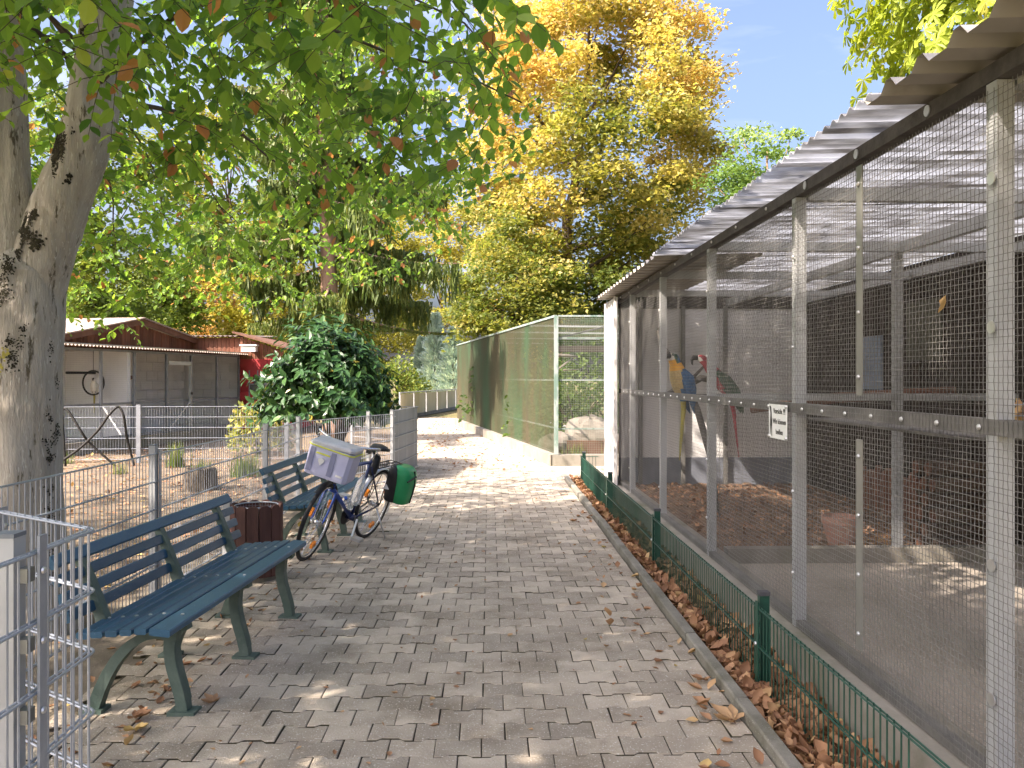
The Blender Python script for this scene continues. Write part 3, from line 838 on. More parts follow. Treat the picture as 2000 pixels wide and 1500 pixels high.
# the little drawing of a long-tailed bird on the plate
b = MB(); bird = np.array([(4.915, 1.41), (4.90, 1.415), (4.888, 1.405), (4.885, 1.385), (4.880, 1.35), (4.872, 1.32), (4.876, 1.27), (4.872, 1.235), (4.880, 1.24), (4.886, 1.29), (4.893, 1.31), (4.897, 1.28), (4.903, 1.245), (4.908, 1.25), (4.905, 1.30), (4.902, 1.34), (4.898, 1.37), (4.905, 1.395)])
b.poly_prism(bird, 'x', XF - .0235, XF - .022); b.build('bird_emblem', M['ink'], sg)
for y, z in ((4.64, 1.415), (4.92, 1.235), (4.64, 1.235)):
    bolt(sg, (XF - .022, y, z))

# ================================================================== LOW GREEN FENCE
gf = thing('low_fence', 'knee-high dark green double-rod fence standing in brown leaves before the aviary', 'fence', (1.38, 7, 0))
GX = 1.385
GP = [1.55, 4.26, 6.98, 9.70, 12.40]
rod_me = MB().bars([(0, 0, 0)], [(0, 0, .395)], .0035, 5).mesh('rod'); rod_me.materials.append(M['green'])


def rods(root, me_, pts):
    for p in pts:
        o = bpy.data.objects.new('rod', me_); COL.objects.link(o); o.parent = root; o.location = np.asarray(p) - ORG[root.name]
        ORG[o.name] = ORG[root.name]


for i, y in enumerate(GP):
    b = MB(); b.box(GX + .012, GX + .062, y - .02, y + .02, -.03, .455); p_ = b.build('post', M['green'], gf)
    b = MB(); b.box(GX + .009, GX + .065, y - .023, y + .023, .455, .475); b.build('cap', M['capdark'], p_)
    b = MB(); b.box(GX - .014, GX - .008, y - .065, y - .022, .0, .435); c_ = b.build('clamp_bar', M['green'], gf)
    for z in np.arange(.05, .42, .062):
        b = MB(); b.box(GX - .010, GX + .012, y - .03, y - .014, z, z + .024); b.build('clip', M['capdark'], c_)
    bolt(c_, (GX - .017, y - .045, .22))
for a_, b_ in zip(GP[:-1], GP[1:]):
    rods(gf, rod_me, [(GX, y, .015) for y in np.arange(max(a_ + .03, 2.7), b_ - .02, .05)])
    for z in (.02, .205, .40):
        for dx in (-.0075, .0075):
            m = MB().bars([(GX + dx, a_, z)], [(GX + dx, b_, z)], .004, 6); m.build('rail', M['green'], gf)
rods(gf, rod_me, [(x, 12.40, .015) for x in np.arange(1.45, 1.62, .05)])
for z in (.02, .205, .40):
    MB().bars([(GX, 12.392, z)], [(1.64, 12.392, z)], .005, 6).build('rail', M['green'], gf)

# ================================================================== FAR AVIARY, turned with the path
A = np.array([1.22, 14.95]); B = at(893, 28.4, z=0)[:2]
fa = thing('walk_round_aviary', 'weathered green mesh aviary with pale flaking corner post where the path bends', 'aviary', (A[0], A[1], 0))
u = (B - A) / np.linalg.norm(B - A); LB = np.linalg.norm(B - A); nrm = np.array([u[1], -u[0]])
ZT = 2.68


def q(s, t, z):
    p = A + u * s + nrm * t
    return (p[0], p[1], z)


b = MB(); pts = [q(-.12, -.14, 0)[:2], q(LB, -.14, 0)[:2], q(LB, .12, 0)[:2], q(.12, .12, 0)[:2]]
b.poly_prism(pts[::-1], 'z', -.05, .2); b.build('plinth', M['concrete'], fa)
b = MB(); b.box(A[0] - .10, 4.6, A[1] - .12, A[1] + .13, -.05, .196); b.build('plinth', M['concrete'], fa)
zs = np.arange(.22, ZT, .027)
b = MB()
s_ = np.arange(.02, LB, .021)
P0 = np.array([q(s, 0, .2) for s in s_]); P1 = P0.copy(); P1[:, 2] = ZT
b.bars(P0, P1, .0021, 3)
b.bars(np.array([q(0, -.003, z) for z in zs]), np.array([q(LB, -.003, z) for z in zs]), .0017, 3)
b.build('wire_mesh', M['wirefar'], fa, kind='stuff')
b = MB(); xs = np.arange(A[0] + .02, 4.5, .032); zs2 = np.arange(.22, ZT, .032)
b.bars(np.c_[xs, np.full(len(xs), A[1]), np.full(len(xs), .2)], np.c_[xs, np.full(len(xs), A[1]), np.full(len(xs), ZT)], .0015, 3)
b.bars(np.c_[np.full(len(zs2), A[0]), np.full(len(zs2), A[1] - .003), zs2], np.c_[np.full(len(zs2), 4.5), np.full(len(zs2), A[1] - .003), zs2], .0015, 3)
b.build('wire_mesh', M['wirefront'], fa, kind='stuff')
# netted roof
b = MB(); ss = np.arange(.1, LB, .12); tt = np.arange(0, 3.3, .06)
b.bars(np.array([q(0.05, t, ZT) for t in tt]), np.array([q(LB, t, ZT) for t in tt]), .002, 3)
b.bars(np.array([q(s, 0, ZT) for s in ss]), np.array([q(s, 3.3, ZT) for s in ss]), .002, 3)
b.build('roof_net', M['wirefar'], fa, kind='stuff')


def face_s(px):
    d = np.array([(px - 1000) / F * CA + SA, -(px - 1000) / F * SA + CA])
    Mx = np.array([[d[0], -u[0]], [d[1], -u[1]]]); r = np.linalg.solve(Mx, A)
    return r[1]


for px in (1026.7, 984, 946.7, 918.7, 894.5):
    s = face_s(px)
    b = MB(); b.beam(q(s, .03, .2), q(s, .03, ZT), .05, .05, up=(u[0], u[1], 0)); b.build('post', M['wirefar'], fa)
b = MB(); b.box(A[0] - .045, A[0] + .03, A[1] - .04, A[1] + .035, .2, ZT + .02); b.build('corner_post', M['paleframe'], fa, label='corner post with flaking pale green paint')
for z in (.66, 1.54, 2.30, ZT + .02):
    b = MB(); b.beam((A[0] + .035, A[1] + .02, z), (4.5, A[1] + .02, z), .028, .030); b.build('rail', M['paleframe'], fa)
for z in (.66, 1.54):
    b = MB(); b.beam(q(.05, .03, z), q(LB, .03, z), .028, .030); b.build('rail', M['paleframe'], fa)
b = MB(); b.beam(q(.05, .0, ZT + .02), q(LB, .0, ZT + .02), .045, .04); b.build('top_rail', M['paleframe'], fa)
for s in (2.5, 5, 8, 11):
    b = MB(); b.beam(q(s, .05, ZT), q(s, 3.3, ZT), .04, .04); b.build('roof_bar', M['galvpost'], fa)
b = MB(); b.beam((A[0] + .1, A[1] + .1, 2.32), (A[0] + 1.5, A[1] + .9, ZT), .03, .03); b.build('brace', M['railgrey'], fa)
# back side of the far aviary
b = MB(); b.beam(q(0.6, 3.3, 0), q(LB, 3.3, 0), .05, .05); b.build('back_sill', M['galvpost'], fa)
b = MB(); b.box(A[0] + .2, 4.4, A[1] + 3.6, A[1] + 3.7, 2.16, 2.30); b.build('shelter_fascia', M['darkwood'], fa)
b = MB(); b.box(A[0] + .3, 4.4, A[1] + 1.15, A[1] + 1.22, .0, .36); b.build('bed_board', M['fascia'], fa)

# ================================================================== GREY DOUBLE-ROD FENCES
ZG = 1.03


def rod_mesh(z0, z1, r, mat):
    m_ = MB().bars([(0, 0, z0)], [(0, 0, z1)], r, 5).mesh('rod'); m_.materials.append(mat); return m_


GR = rod_mesh(.02, 1.035, .0032, M['galv'])


def panel(root, p0, p1, zt=ZG, zb=.03, single=True, pitch=.05, rails=6, smin=0.0):
    p0 = np.asarray(p0, float)[:2]; p1 = np.asarray(p1, float)[:2]
    L = np.linalg.norm(p1 - p0); e = (p1 - p0) / L; nn = np.array([e[1], -e[0]])
    n = int(L / pitch); ss = (np.arange(n) + .5) * (L / n); ss = ss[ss >= smin]
    if single:
        rods(root, GR, [(*(p0 + e * s), zt - ZG) for s in ss])
    else:
        P = np.array([p0 + e * s for s in ss])
        MB().bars(np.c_[P, np.full(len(P), zb)], np.c_[P, np.full(len(P), zt + .005)], .0022, 4).build('rods', M['galv'], root, kind='stuff')
    for z in np.linspace(zb, zt, rails):
        for sgn in (-1, 1):
            a0 = p0 + nn * .0078 * sgn; a1 = p1 + nn * .0078 * sgn
            MB().bars([(*a0, z)], [(*a1, z)], .0043, 6).build('rail', M['galv'], root)


def fpost(root, p, zt=1.09, clamp=None, w=.06):
    p = np.asarray(p)[:2]
    b = MB(); b.box(p[0] - .045, p[0] + .0, p[1] - w / 2, p[1] + w / 2, -.04, zt); o = b.build('post', M['galvpost'], root)
    # shallow rib lines on the post
    b = MB(); b.box(p[0] + .001, p[0] + .006, p[1] - w / 2 + .008, p[1] - w / 2 + .016, .0, zt - .01); b.build('rib', M['galvpost'], o)
    b = MB(); b.box(p[0] - .047, p[0] + .002, p[1] - w / 2 - .002, p[1] + w / 2 + .002, zt, zt + .008); b.build('cap', M['sheet'], o)
    b = MB(); b.box(p[0] + .013, p[0] + .019, p[1] + .005, p[1] + .047, .02, zt - .03); c_ = b.build('clamp_bar', M['galv'], root)
    for z in np.linspace(.2, zt - .1, 4):
        o2 = bpy.data.objects.new('bolt', bolt_me); COL.objects.link(o2); o2.parent = c_; o2.location = np.array((p[0] + .019, p[1] + .026, z)) - ORG[root.name]
        o2.rotation_euler = (0, 0, math.pi)


E0 = onz(0, 951.7, ZG); E1 = onz(522.7, 839.7, ZG); E2 = onz(586, 823.5, ZG); E3 = onz(722, 812.0, ZG); E4 = onz(768, 808.5, ZG)
EA = onz(305.7, 886.2, ZG)
E5 = at(817, 14.6, z=0)
bf = thing('rod_fence', 'waist-high galvanised double-rod fence running behind both benches', 'fence', (EA[0], EA[1], 0))
Em = E0 + (E0 - EA) * 0.55
panel(bf, Em, EA); panel(bf, EA, E1); panel(bf, E1, E2)
for p in (EA, E1, E2):
    fpost(bf, p)
bf2 = thing('rod_fence', 'galvanised rod fence angled towards the path beyond the bicycle, ending in a sheet panel', 'fence', (E3[0], E3[1], 0))
panel(bf2, E2 + (E3 - E2) * .012, E3, single=True); panel(bf2, E3, E4, single=True)
fpost(bf2, E3); fpost(bf2, E4)
panel(bf2, E4 + (E5 - E4) * .02, E5, zt=1.08, single=False, pitch=.5)
e = (E5 - E4)[:2]; e /= np.linalg.norm(e); nn = np.array([e[1], -e[0]])
b = MB(); p0 = E4[:2] - nn * .02 + e * .03; p1 = E5[:2] - nn * .02
b.beam((*p0, .56), (*p1, .56), .004, 1.03); b.build('sheet_panel', M['sheet'], bf2)
E6 = E5 + np.array([-.55, .9, 0]); panel(bf2, E5 + np.array([-.01, .02, 0]), E6, zt=1.06, single=False)
fpost(bf2, E6, 1.15); fpost(bf2, E6 + np.array([-.9, .9, 0]), 1.15)
panel(bf2, E6, E6 + np.array([-.9, .9, 0]), single=False)

# near corner fence, bent sharply round
nf = thing('corner_rod_fence', 'galvanised rod fence bent round a sharp corner close by, with a square post', 'fence', (-1.4, 2.6, 0))
zt = 1.08
c0 = at(-130, 1.95, z=0); c1 = at(47, 2.32, z=0); c2 = at(181, 2.74, z=0); c3 = at(0, 3.10, z=0); c4 = np.array([Em[0], Em[1], 0]) + np.array([.02, -.25, 0])
c5 = np.array([Em[0] - .02, Em[1] - .02, 0])
GR2 = rod_mesh(.02, 1.085, .0036, M['galv'])


def fillet(p0, p1, p2, r, n=6):
    a_ = p1 + unit(p0 - p1) * r; c_ = p1 + unit(p2 - p1) * r
    t = np.linspace(0, 1, n)[:, None]
    return (1 - t) ** 2 * a_ + 2 * t * (1 - t) * p1 + t ** 2 * c_


for z in np.linspace(.08, zt, 6):
    for off in (.008, -.008):
        pts = np.concatenate([[c0 + (off, 0, 0)], [c1 + (off, 0, 0)], fillet(c1, c2, c3, .035) + np.array([[off * 1.4, 0, 0]]), [c3 + (off, off, 0)], [c4 + (off, off, 0)]])
        pts[:, 2] = z
        MB().tube(pts, .0045, 6).build('rail', M['galv'], nf)
for a_, b_ in ((c0, c1), (c1, c2), (c2, c3), (c3, c4)):
    L = np.linalg.norm(b_ - a_); n = int(L / .05)
    rods(nf, GR2, [a_ + (b_ - a_) * ((k + .5) / n) for k in range(n)])
b = MB(); b.box(-.03, .03, -.03, .03, 0, 1.15, c=c1 + np.array([-.062, .035, -.02])); po = b.build('post', M['galvpost'], nf)
b = MB(); b.box(-.032, .032, -.032, .032, 1.15, 1.162, c=c1 + np.array([-.062, .035, -.02])); b.build('cap', M['sheet'], po)
ang = math.atan2(*(c2 - c1)[1::-1])
Rz = np.array(Matrix.Rotation(ang, 3, 'Z'))
b = MB(); b.box(-.02, .02, -.004, .004, 0.0, 1.13, R=Rz, c=c1 + np.array([.018, .06, 0])); cb = b.build('clamp_bar', M['galv'], nf)
for z in (1.03, .83, .63, .43):
    b = MB(); b.box(-.028, .012, -.02, .02, z - .03, z + .01, c=c1 + np.array([-.014, .04, 0])); b.build('clip', M['cleat'], cb)
    o2 = bpy.data.objects.new('bolt', bolt_me); COL.objects.link(o2); o2.parent = cb; o2.location = c1 + np.array([.024, .052, z]) - ORG[nf.name]; o2.rotation_euler = (0, 0, math.pi)
fpost(nf, c3 + np.array([-.03, .02, 0]), 1.12)

# paddock fence in front of the hut
pfn = thing('paddock_fence', 'thin pale rod fence across the paddock in front of the cockatoo hut', 'fence', at(272, 15.8, z=0))
D0 = at(60, 15.6, z=0); D1 = at(272, 15.8, z=0); D2 = at(560, 16.0, z=0)
panel(pfn, D0, D1, single=False, zt=1.03, rails=6); panel(pfn, D1, D2, single=False, zt=1.03, rails=6)
for p in (D1, D2, at(118, 15.65, z=0)):
    b = MB(); b.box(p[0] - .04, p[0] + .04, p[1] - .05, p[1] - .01, -.04, 1.07); b.build('post', M['hutframe'], pfn)

# far screen fence where the path leaves
sf = thing('screen_fence', 'low pale yellow screen fence with a top rail at the far bend of the path', 'fence', at(850, 39, z=0))
S0 = at(780, 32, z=0); S1 = at(905, 45, z=0)
for k in range(6):
    a_ = S0 + (S1 - S0) * (k / 6 + .004); b_ = S0 + (S1 - S0) * ((k + 1) / 6 - .004)
    MB().beam((*a_[:2], .52), (*b_[:2], .52), .02, .84).build('screen_panel', M['palefence'], sf)
    MB().beam((*a_[:2], -.04), (*a_[:2], 1.0), .06, .06).build('post', M['galvpost'], sf)
MB().beam((*S0[:2], 1.0), (*S1[:2], 1.0), .05, .05).build('top_rail', M['galvpost'], sf)
MB().beam((*S0[:2], .03), (*S1[:2], .03), .15, .14).build('kerb_base', M['concrete'], sf)

# ================================================================== COCKATOO HUT
H0 = at(100, 16.6, z=0)[:2]; H1 = at(468, 23.9, z=0)[:2]
he = (H1 - H0); HL = np.linalg.norm(he); he /= HL; hn = np.array([he[1], -he[0]])


def hp(s, t, z):
    p = H0 + he * s - hn * t
    return np.array((p[0], p[1], z))


def hs(px, t):
    d = np.array([(px - 1000) / F * CA + SA, -(px - 1000) / F * SA + CA]); o_ = H0 - hn * t
    r = np.linalg.solve(np.array([[d[0], -he[0]], [d[1], -he[1]]]), o_)
    return r[1]


hang = math.atan2(he[1], he[0])
hut = thing('cockatoo_hut', 'low hut with whitewashed cage bays, red-brown board gables and a crimson end wall', 'hut', (*H0, 0))
blk = MB(); blk.box(-.245, .245, -.05, .05, -.12, .12); blkm = blk.mesh('block'); blkm.materials.append(M['hutwall'])
TW = 1.7
wall = MB().beam(hp(-.5, TW + .09, 1.15), hp(HL, TW + .09, 1.15), .10, 2.4).build('wall', M['hutwall'], hut)
for r in range(9):
    for k in range(int((HL + .5) / .5)):
        s = -.25 + k * .5 + (.25 if r % 2 else 0)
        if s > HL - .2:
            continue
        o = bpy.data.objects.new('block', blkm); COL.objects.link(o); o.parent = wall
        o.location = hp(s, TW + .002 * random.random(), .13 + .25 * r) - ORG[hut.name]; o.rotation_euler = (0, 0, hang)
MB().beam(hp(-.5, .0, .10), hp(HL, .0, .10), .12, .26).build('plinth', M['concrete'], hut)
post_px = [118, 197, 262, 325, 373, 423, 466]
for px in post_px:
    s = hs(px, 0)
    MB().beam(hp(s, 0, .2), hp(s, 0, 2.16), .05, .06, up=(he[0], he[1], 0)).build('post', M['hutframe'], hut)
for z in (1.0, 2.19, .26):
    MB().beam(hp(-.5, 0.045, z), hp(HL, .045, z), .04, .05).build('rail', M['hutframe'], hut)
sa, sb = hs(325, 0), hs(373, 0)
MB().beam(hp(sa + .05, -.02, 1.95), hp(sb - .05, -.02, 1.95), .03, .09).build('door_head', M['galvpost'], hut)
MB().beam(hp(sa + .06, -.035, .3), hp(sb - .06, -.035, 1.0), .03, .04).build('door_brace', M['galvpost'], hut)
MB().beam(hp(sb - .09, -.03, .25), hp(sb - .09, -.03, 1.9), .03, .06).build('door_stile', M['galvpost'], hut)
MB().beam(hp(sb - .1, -.055, 1.18), hp(sb - .02, -.055, 1.18), .03, .06).build('door_lock', M['blackpl'], hut)
s_c = hs(262, 0) - .12
MB().beam(hp(s_c, .85, .2), hp(s_c, .85, 2.2), .12, 1.6, up=(-hn[0], -hn[1], 0)).build('cross_wall', M['hutwall'], hut)
b = MB(); ss = np.arange(0, HL, .045); zs = np.arange(.28, 2.16, .045)
b.bars(np.array([hp(s, -.004, .28) for s in ss]), np.array([hp(s, -.004, 2.16) for s in ss]), .0007, 3)
b.bars(np.array([hp(0, -.006, z) for z in zs]), np.array([hp(HL, -.006, z) for z in zs]), .0007, 3)
b.build('wire_mesh', M['hutframe'], hut, kind='stuff')
# lean-to roof over the cage
b = MB(); sg_ = np.arange(-.6, HL + .1, .02); am = .022 * np.sin(sg_ / .11 * 2 * math.pi)
for t in (0, .004):
    X = np.zeros((2, len(sg_))); Y = X.copy(); Z = X.copy()
    for r, (tt_, zz_) in enumerate(((-.22, 2.255), (TW + .02, 2.40))):
        P = np.array([hp(s, tt_, zz_) for s in sg_]); X[r], Y[r], Z[r] = P[:, 0], P[:, 1], P[:, 2] + am + t
    b.grid(X, Y, Z)
b.build('lean_to_roof', M['rooftin'], hut)
MB().beam(hp(-.6, -.235, 2.285), hp(HL + .1, -.235, 2.285), .02, .03).build('eave_strip', M['palestrip'], hut)
# board gable
tg = TW - .25
sL, sA, sR = hs(112, tg), hs(270, tg), hs(372, tg)
zA, zR, zL = 3.0, 2.62, 2.45


def gz(s):
    return zA + (zR - zA) * (s - sA) / (sR - sA) if s > sA else zA + (zL - zA) * (sA - s) / (sA - sL)


s = sL - .3
while s < sR:
    w = random.uniform(.09, .15)
    zt_ = gz(min(max(s + w / 2, sL), sR)) - .03
    MB().beam(hp(s + w / 2, tg, 2.30), hp(s + w / 2, tg, zt_), w - .012, .022 + .008 * random.random(), up=(-hn[0], -hn[1], 0)).build('board', M['barnwood'], hut)
    s += w
MB().beam(hp(sL - .3, tg + .06, 2.42), hp(sR, tg + .06, 2.42), .06, .28).build('backing', M['darkwood'], hut)
for s0, z0, s1, z1 in ((sL - .5, zL - .06, sA + .02, zA + .05), (sA - .02, zA + .05, sR + .15, zR + .0)):
    MB().beam(hp(s0, tg - .14, z0), hp(s1, tg - .14, z1), .03, .14).build('bargeboard', M['fascia'], hut)
    b = MB(); V = [hp(s0, tg - .2, z0 + .075), hp(s1, tg - .2, z1 + .075), hp(s1, tg + 5, z1 + .075), hp(s0, tg + 5, z0 + .075)]
    V2 = [v + np.array([0, 0, .03]) for v in V]
    b.add(V + V2, [[0, 1, 2, 3], [4, 7, 6, 5], [0, 4, 5, 1], [1, 5, 6, 2], [2, 6, 7, 3], [3, 7, 4, 0]]); b.build('roof_slope', M['rooftin'], hut)
# end wall of the cage, facing the camera: whitewashed blocks below, boards above
K0 = at(340, 24.1, z=0); K1 = at(466, 24.1, z=0)
ew = MB().box(K0[0], K1[0], K0[1] + .06, K0[1] + .2, 0, 2.7).build('end_wall', M['hutwall'], hut)
for r in range(9):
    for k in range(5):
        x = K0[0] + .1 + k * .5 + (.25 if r % 2 else 0)
        if x + .24 < K1[0]:
            o = bpy.data.objects.new('block', blkm); COL.objects.link(o); o.parent = ew; o.location = np.array((x, K0[1] + .002 * random.random(), .13 + .25 * r)) - ORG[hut.name]
x = K0[0]
while x < K1[0] - .1:
    w = random.uniform(.10, .15); MB().box(x, x + w - .01, K0[1] - .08, K0[1] - .055 + .008 * random.random(), 2.26, 2.74).build('board', M['barnwood'], hut); x += w
MB().box(K0[0], K1[0], K0[1] - .05, K0[1] + .055, 2.27, 2.7).build('backing', M['darkwood'], hut)
b = MB(); gx_ = np.arange(K0[0] - .3, K1[0] + .12, .02); am = .02 * np.sin(gx_ / .14 * 2 * math.pi)
for t in (0, .004):
    b.grid(np.repeat(gx_[None], 2, 0), np.repeat(np.array([[K0[1] - .25], [K0[1] + 4]]), len(gx_), 1), 2.78 + np.repeat(am[None], 2, 0) + t + np.array([[0], [.2]]))
b.build('roof_edge', M['rooftin'], hut)
# crimson end block facing the camera
R0 = at(468, 24.0, z=0); R1 = at(556, 24.0, z=0)
rw = MB(); rw.box(R0[0], R1[0], R0[1] + .06, R0[1] + 4, 0, 2.08).build('red_wall', M['redwall'], hut)
rbm = MB().box(-.195, .195, -.05, .05, -.116, .116).mesh('block'); rbm.materials.append(M['redwall'])
for r in range(9):
    for k in range(4):
        x = R0[0] + .2 + k * .4 - (.2 if r % 2 else 0)
        if x + .2 > R1[0] or x - .2 < R0[0] - .01:
            continue
        if 1.05 < .12 + .236 * r < 1.75 and k >= 1:
            continue
        o = bpy.data.objects.new('red_block', rbm); COL.objects.link(o); o.parent = hut; o.location = np.array((x, R0[1] + .012, .12 + .236 * r)) - ORG[hut.name]
win = MB(); win.box(R0[0] + .29, R1[0] - .05, R0[1] + .02, R0[1] + .055, 1.0, 1.78); wn_ = win.build('window', M['pane'], hut)
for x in np.linspace(R0[0] + .29, R1[0] - .05, 5):
    MB().box(x - .02, x + .02, R0[1] - .04, R0[1] + .018, .98, 1.80).build('window_bar', M['hutframe'], wn_)
for z in (.98, 1.4, 1.80):
    MB().box(R0[0] + .27, R1[0] - .03, R0[1] - .03, R0[1] + .016, z - .02, z + .02).build('window_bar', M['hutframe'], wn_)
for k in range(11):
    x = R0[0] + .06 + k * .115
    zt_ = 2.78 - .42 * (x - R0[0]) / (R1[0] - R0[0])
    MB().box(x - .05, x + .05, R0[1] - .02, R0[1] + .02, 2.10, zt_).build('board', M['barnwood'], hut)
b = MB(); V = []
for dz in (0, .05):
    for x, z in ((R0[0] - .12, 2.86), (R1[0] + .25, 2.36)):
        for y in (R0[1] - .32, R0[1] + 4.2):
            V.append((x, y, z + dz))
b.add(V, [[0, 1, 3, 2], [4, 6, 7, 5], [0, 2, 6, 4], [1, 5, 7, 3], [0, 4, 5, 1], [2, 3, 7, 6]]); b.build('roof_slope', M['fascia'], hut)
# floor of the cage
MB().add([hp(-.5, .06, .05), hp(HL, .06, .05), hp(HL, TW, .05), hp(-.5, TW, .05)], [[0, 1, 2, 3]]).build('cage_floor', M['soil'], hut)

# ================================================================== BENCHES
def strip2d(pts, th, y0, y1, mb):
    """bar of rectangular section swept along a path in the x-z plane"""
    p = np.asarray(pts, float); th = np.broadcast_to(np.asarray(th, float), (len(p),))
    T = unit(np.gradient(p, axis=0)); Nn = np.c_[-T[:, 1], T[:, 0]]
    L_ = p + Nn * th[:, None] / 2; R_ = p - Nn * th[:, None] / 2
    V = []
    for l, r in zip(L_, R_):
        V += [(l[0], y0, l[1]), (r[0], y0, r[1]), (r[0], y1, r[1]), (l[0], y1, l[1])]
    n = len(p); Fq = []
    for i in range(n - 1):
        for j in range(4):
            k = (j + 1) % 4; Fq.append((i * 4 + j, i * 4 + k, (i + 1) * 4 + k, (i + 1) * 4 + j))
    Fq += [(3, 2, 1, 0), ((n - 1) * 4, (n - 1) * 4 + 1, (n - 1) * 4 + 2, (n - 1) * 4 + 3)]
    mb.add(V, Fq)


def bez(p0, p1, p2, p3, n=9):
    t = np.linspace(0, 1, n)[:, None]; p0, p1, p2, p3 = map(np.array, (p0, p1, p2, p3))
    return (1 - t) ** 3 * p0 + 3 * t * (1 - t) ** 2 * p1 + 3 * t * t * (1 - t) * p2 + t ** 3 * p3


def slat(mb, c, w, th, tilt, L):
    """slat along y, centred at c in x-z, width w turned by tilt, rounded edges"""
    ca, sa = math.cos(tilt), math.sin(tilt); e = .006
    o_ = [(-w / 2, -th / 2 + e), (-w / 2 + e, -th / 2), (w / 2 - e, -th / 2), (w / 2, -th / 2 + e), (w / 2, th / 2 - e), (w / 2 - e, th / 2), (-w / 2 + e, th / 2), (-w / 2, th / 2 - e)]
    o_ = [(c[0] + x * ca - z * sa, c[1] + x * sa + z * ca) for x, z in o_]
    mb.poly_prism(o_, 'y', -L / 2, L / 2)


def make_bench(label):
    """x towards the sitter's front, y along, z up; origin under the front feet's middle"""
    t = thing('park_bench', label, 'bench', (0, 0, 0), 'park benches with petrol slats')
    L = 2.02
    # seat slats
    for k, x in enumerate((-.335, -.268, -.201, -.134, -.067)):
        m = MB(); slat(m, (x, .425 + .010 * k * .6), .054, .030, .03 if k else -.06, L); m.build('seat_slat', M['benchslat'], t)
    m = MB(); slat(m, (.022, .445), .096, .034, -.10, L); m.build('seat_slat', M['benchslat'], t)
    # back slats
    for k, (x, z, w) in enumerate(((-.405, .505, .052), (-.430, .585, .052), (-.455, .665, .052), (-.478, .748, .062))):
        m = MB(); slat(m, (x, z), w, .030, math.radians(107) if k < 3 else math.radians(122), L); m.build('back_slat', M['benchslat'], t)
    for y in (-.78, 0.0, .78):
        f = MB()
        h = .028
        # front leg: S-curve with a foot
        fl = bez((.03, .012), (.02, .16), (-.055, .22), (-.02, .40), 10)
        strip2d(fl, np.linspace(.052, .060, 10), y - h, y + h, f)
        # seat bearer
        strip2d([(.055, .415), (-.02, .402), (-.18, .392), (-.36, .392)], .036, y - h, y + h, f)
        # sweeping arch from the front leg to the rear foot
        ar = bez((-.045, .36), (-.13, .40), (-.30, .34), (-.40, .02), 11)
        strip2d(ar, np.linspace(.030, .058, 11), y - h, y + h, f)
        # second rib that forms the spandrel
        ar2 = bez((-.005, .30), (-.03, .37), (-.07, .39), (-.12, .395), 7)
        strip2d(ar2, .016, y - h * .8, y + h * .8, f)
        fr = f.build('cast_leg', M['benchleg'], t)
        up = MB(); strip2d(bez((-.345, .385), (-.37, .46), (-.42, .60), (-.476, .725), 9), np.linspace(.055, .036, 9), y - h * .9, y + h * .9, up)
        up.build('back_support', M['benchleg'], t)
        ft = MB(); ft.box(-.035, .095, y - .045, y + .045, -.005, .014); ft.build('foot_plate', M['benchleg'], fr)
        ft = MB(); ft.box(-.46, -.35, y - .045, y + .045, -.005, .016); ft.build('foot_plate', M['benchleg'], fr)
        bo = MB()
        for x_, z_ in ((-.335, .4415), (-.268, .4475), (-.201, .4535), (-.134, .4595), (-.067, .4655), (.022, .464)):
            bo.lathe([(.009, -.004), (.009, .001), (.006, .003)], 8, c=(x_, y, z_))
        for x_, z_ in ((-.388, .51), (-.413, .59), (-.438, .67)):
            bo.lathe([(.009, -.004), (.009, .001), (.006, .003)], 8, c=(x_, y, z_), R=np.array(Matrix.Rotation(math.radians(72), 3, 'Y')))
        bo.build('bolt_heads', M['bolt'], fr, kind='stuff')
        # raised edges on the leg's side faces
        rib = MB()
        for yy in (y - h - .003, y + h + .003):
            strip2d(fl[1:-1] + np.array([.022, 0]), .010, yy - .003, yy + .003, rib)
        rib.build('leg_rib', M['benchleg'], fr)
    return t


def place_bench(b_, near, far):
    near = np.asarray(near)[:2]; far = np.asarray(far)[:2]
    d = far - near; a_ = math.atan2(d[1], d[0]) - math.pi / 2
    mid = (near + far) / 2
    b_.location = (mid[0], mid[1], 0.0); b_.rotation_euler = (0, 0, a_)


bench = make_bench('nearer petrol blue slatted bench with cast legs beside the corner rod fence')
place_bench(bench, onz(343, 1395), onz(560, 1203))
bench2 = copy_tree(bench)
bench2['label'] = 'farther petrol blue slatted bench half hidden behind the bicycle wheel'
n2 = at(505, 7.30, z=0); f2 = at(620, 9.35, z=0)
sh = np.array([.50, -.02, 0])
place_bench(bench2, n2 + sh + (f2 - n2) * .12, f2 + sh - (f2 - n2) * .12)

# ================================================================== LITTER BIN
bc = at(501, 6.55, z=0)
bn = thing('litter_bin', 'round brown board litter bin with wire liner between the two benches', 'bin', bc)
nb = 13
for k in range(nb):
    a_ = 2 * math.pi * k / nb
    R = np.array(Matrix.Rotation(a_, 3, 'Z'))
    w = .186 * math.tan(math.pi / nb) - .0025
    o_ = [(-w, .04), (w, .04)] + [(w * math.cos(t_), .565 + .026 * math.sin(t_)) for t_ in np.linspace(0, math.pi, 7)]
    m = MB(); m.poly_prism(o_, 'x', .178, .198)
    m.xform(lambda v: v @ R.T + bc); m.build('board', M['binwood'], bn)
m = MB(); th_ = np.linspace(0, 2 * math.pi, 33)
m.tube(np.c_[bc[0] + .165 * np.cos(th_), bc[1] + .165 * np.sin(th_), np.full(33, .575)], .006, 6, cap=False)
m.build('liner_rim', M['galv'], bn, smooth=True)
m = MB(); a2 = np.linspace(0, 2 * math.pi, 40, endpoint=False)
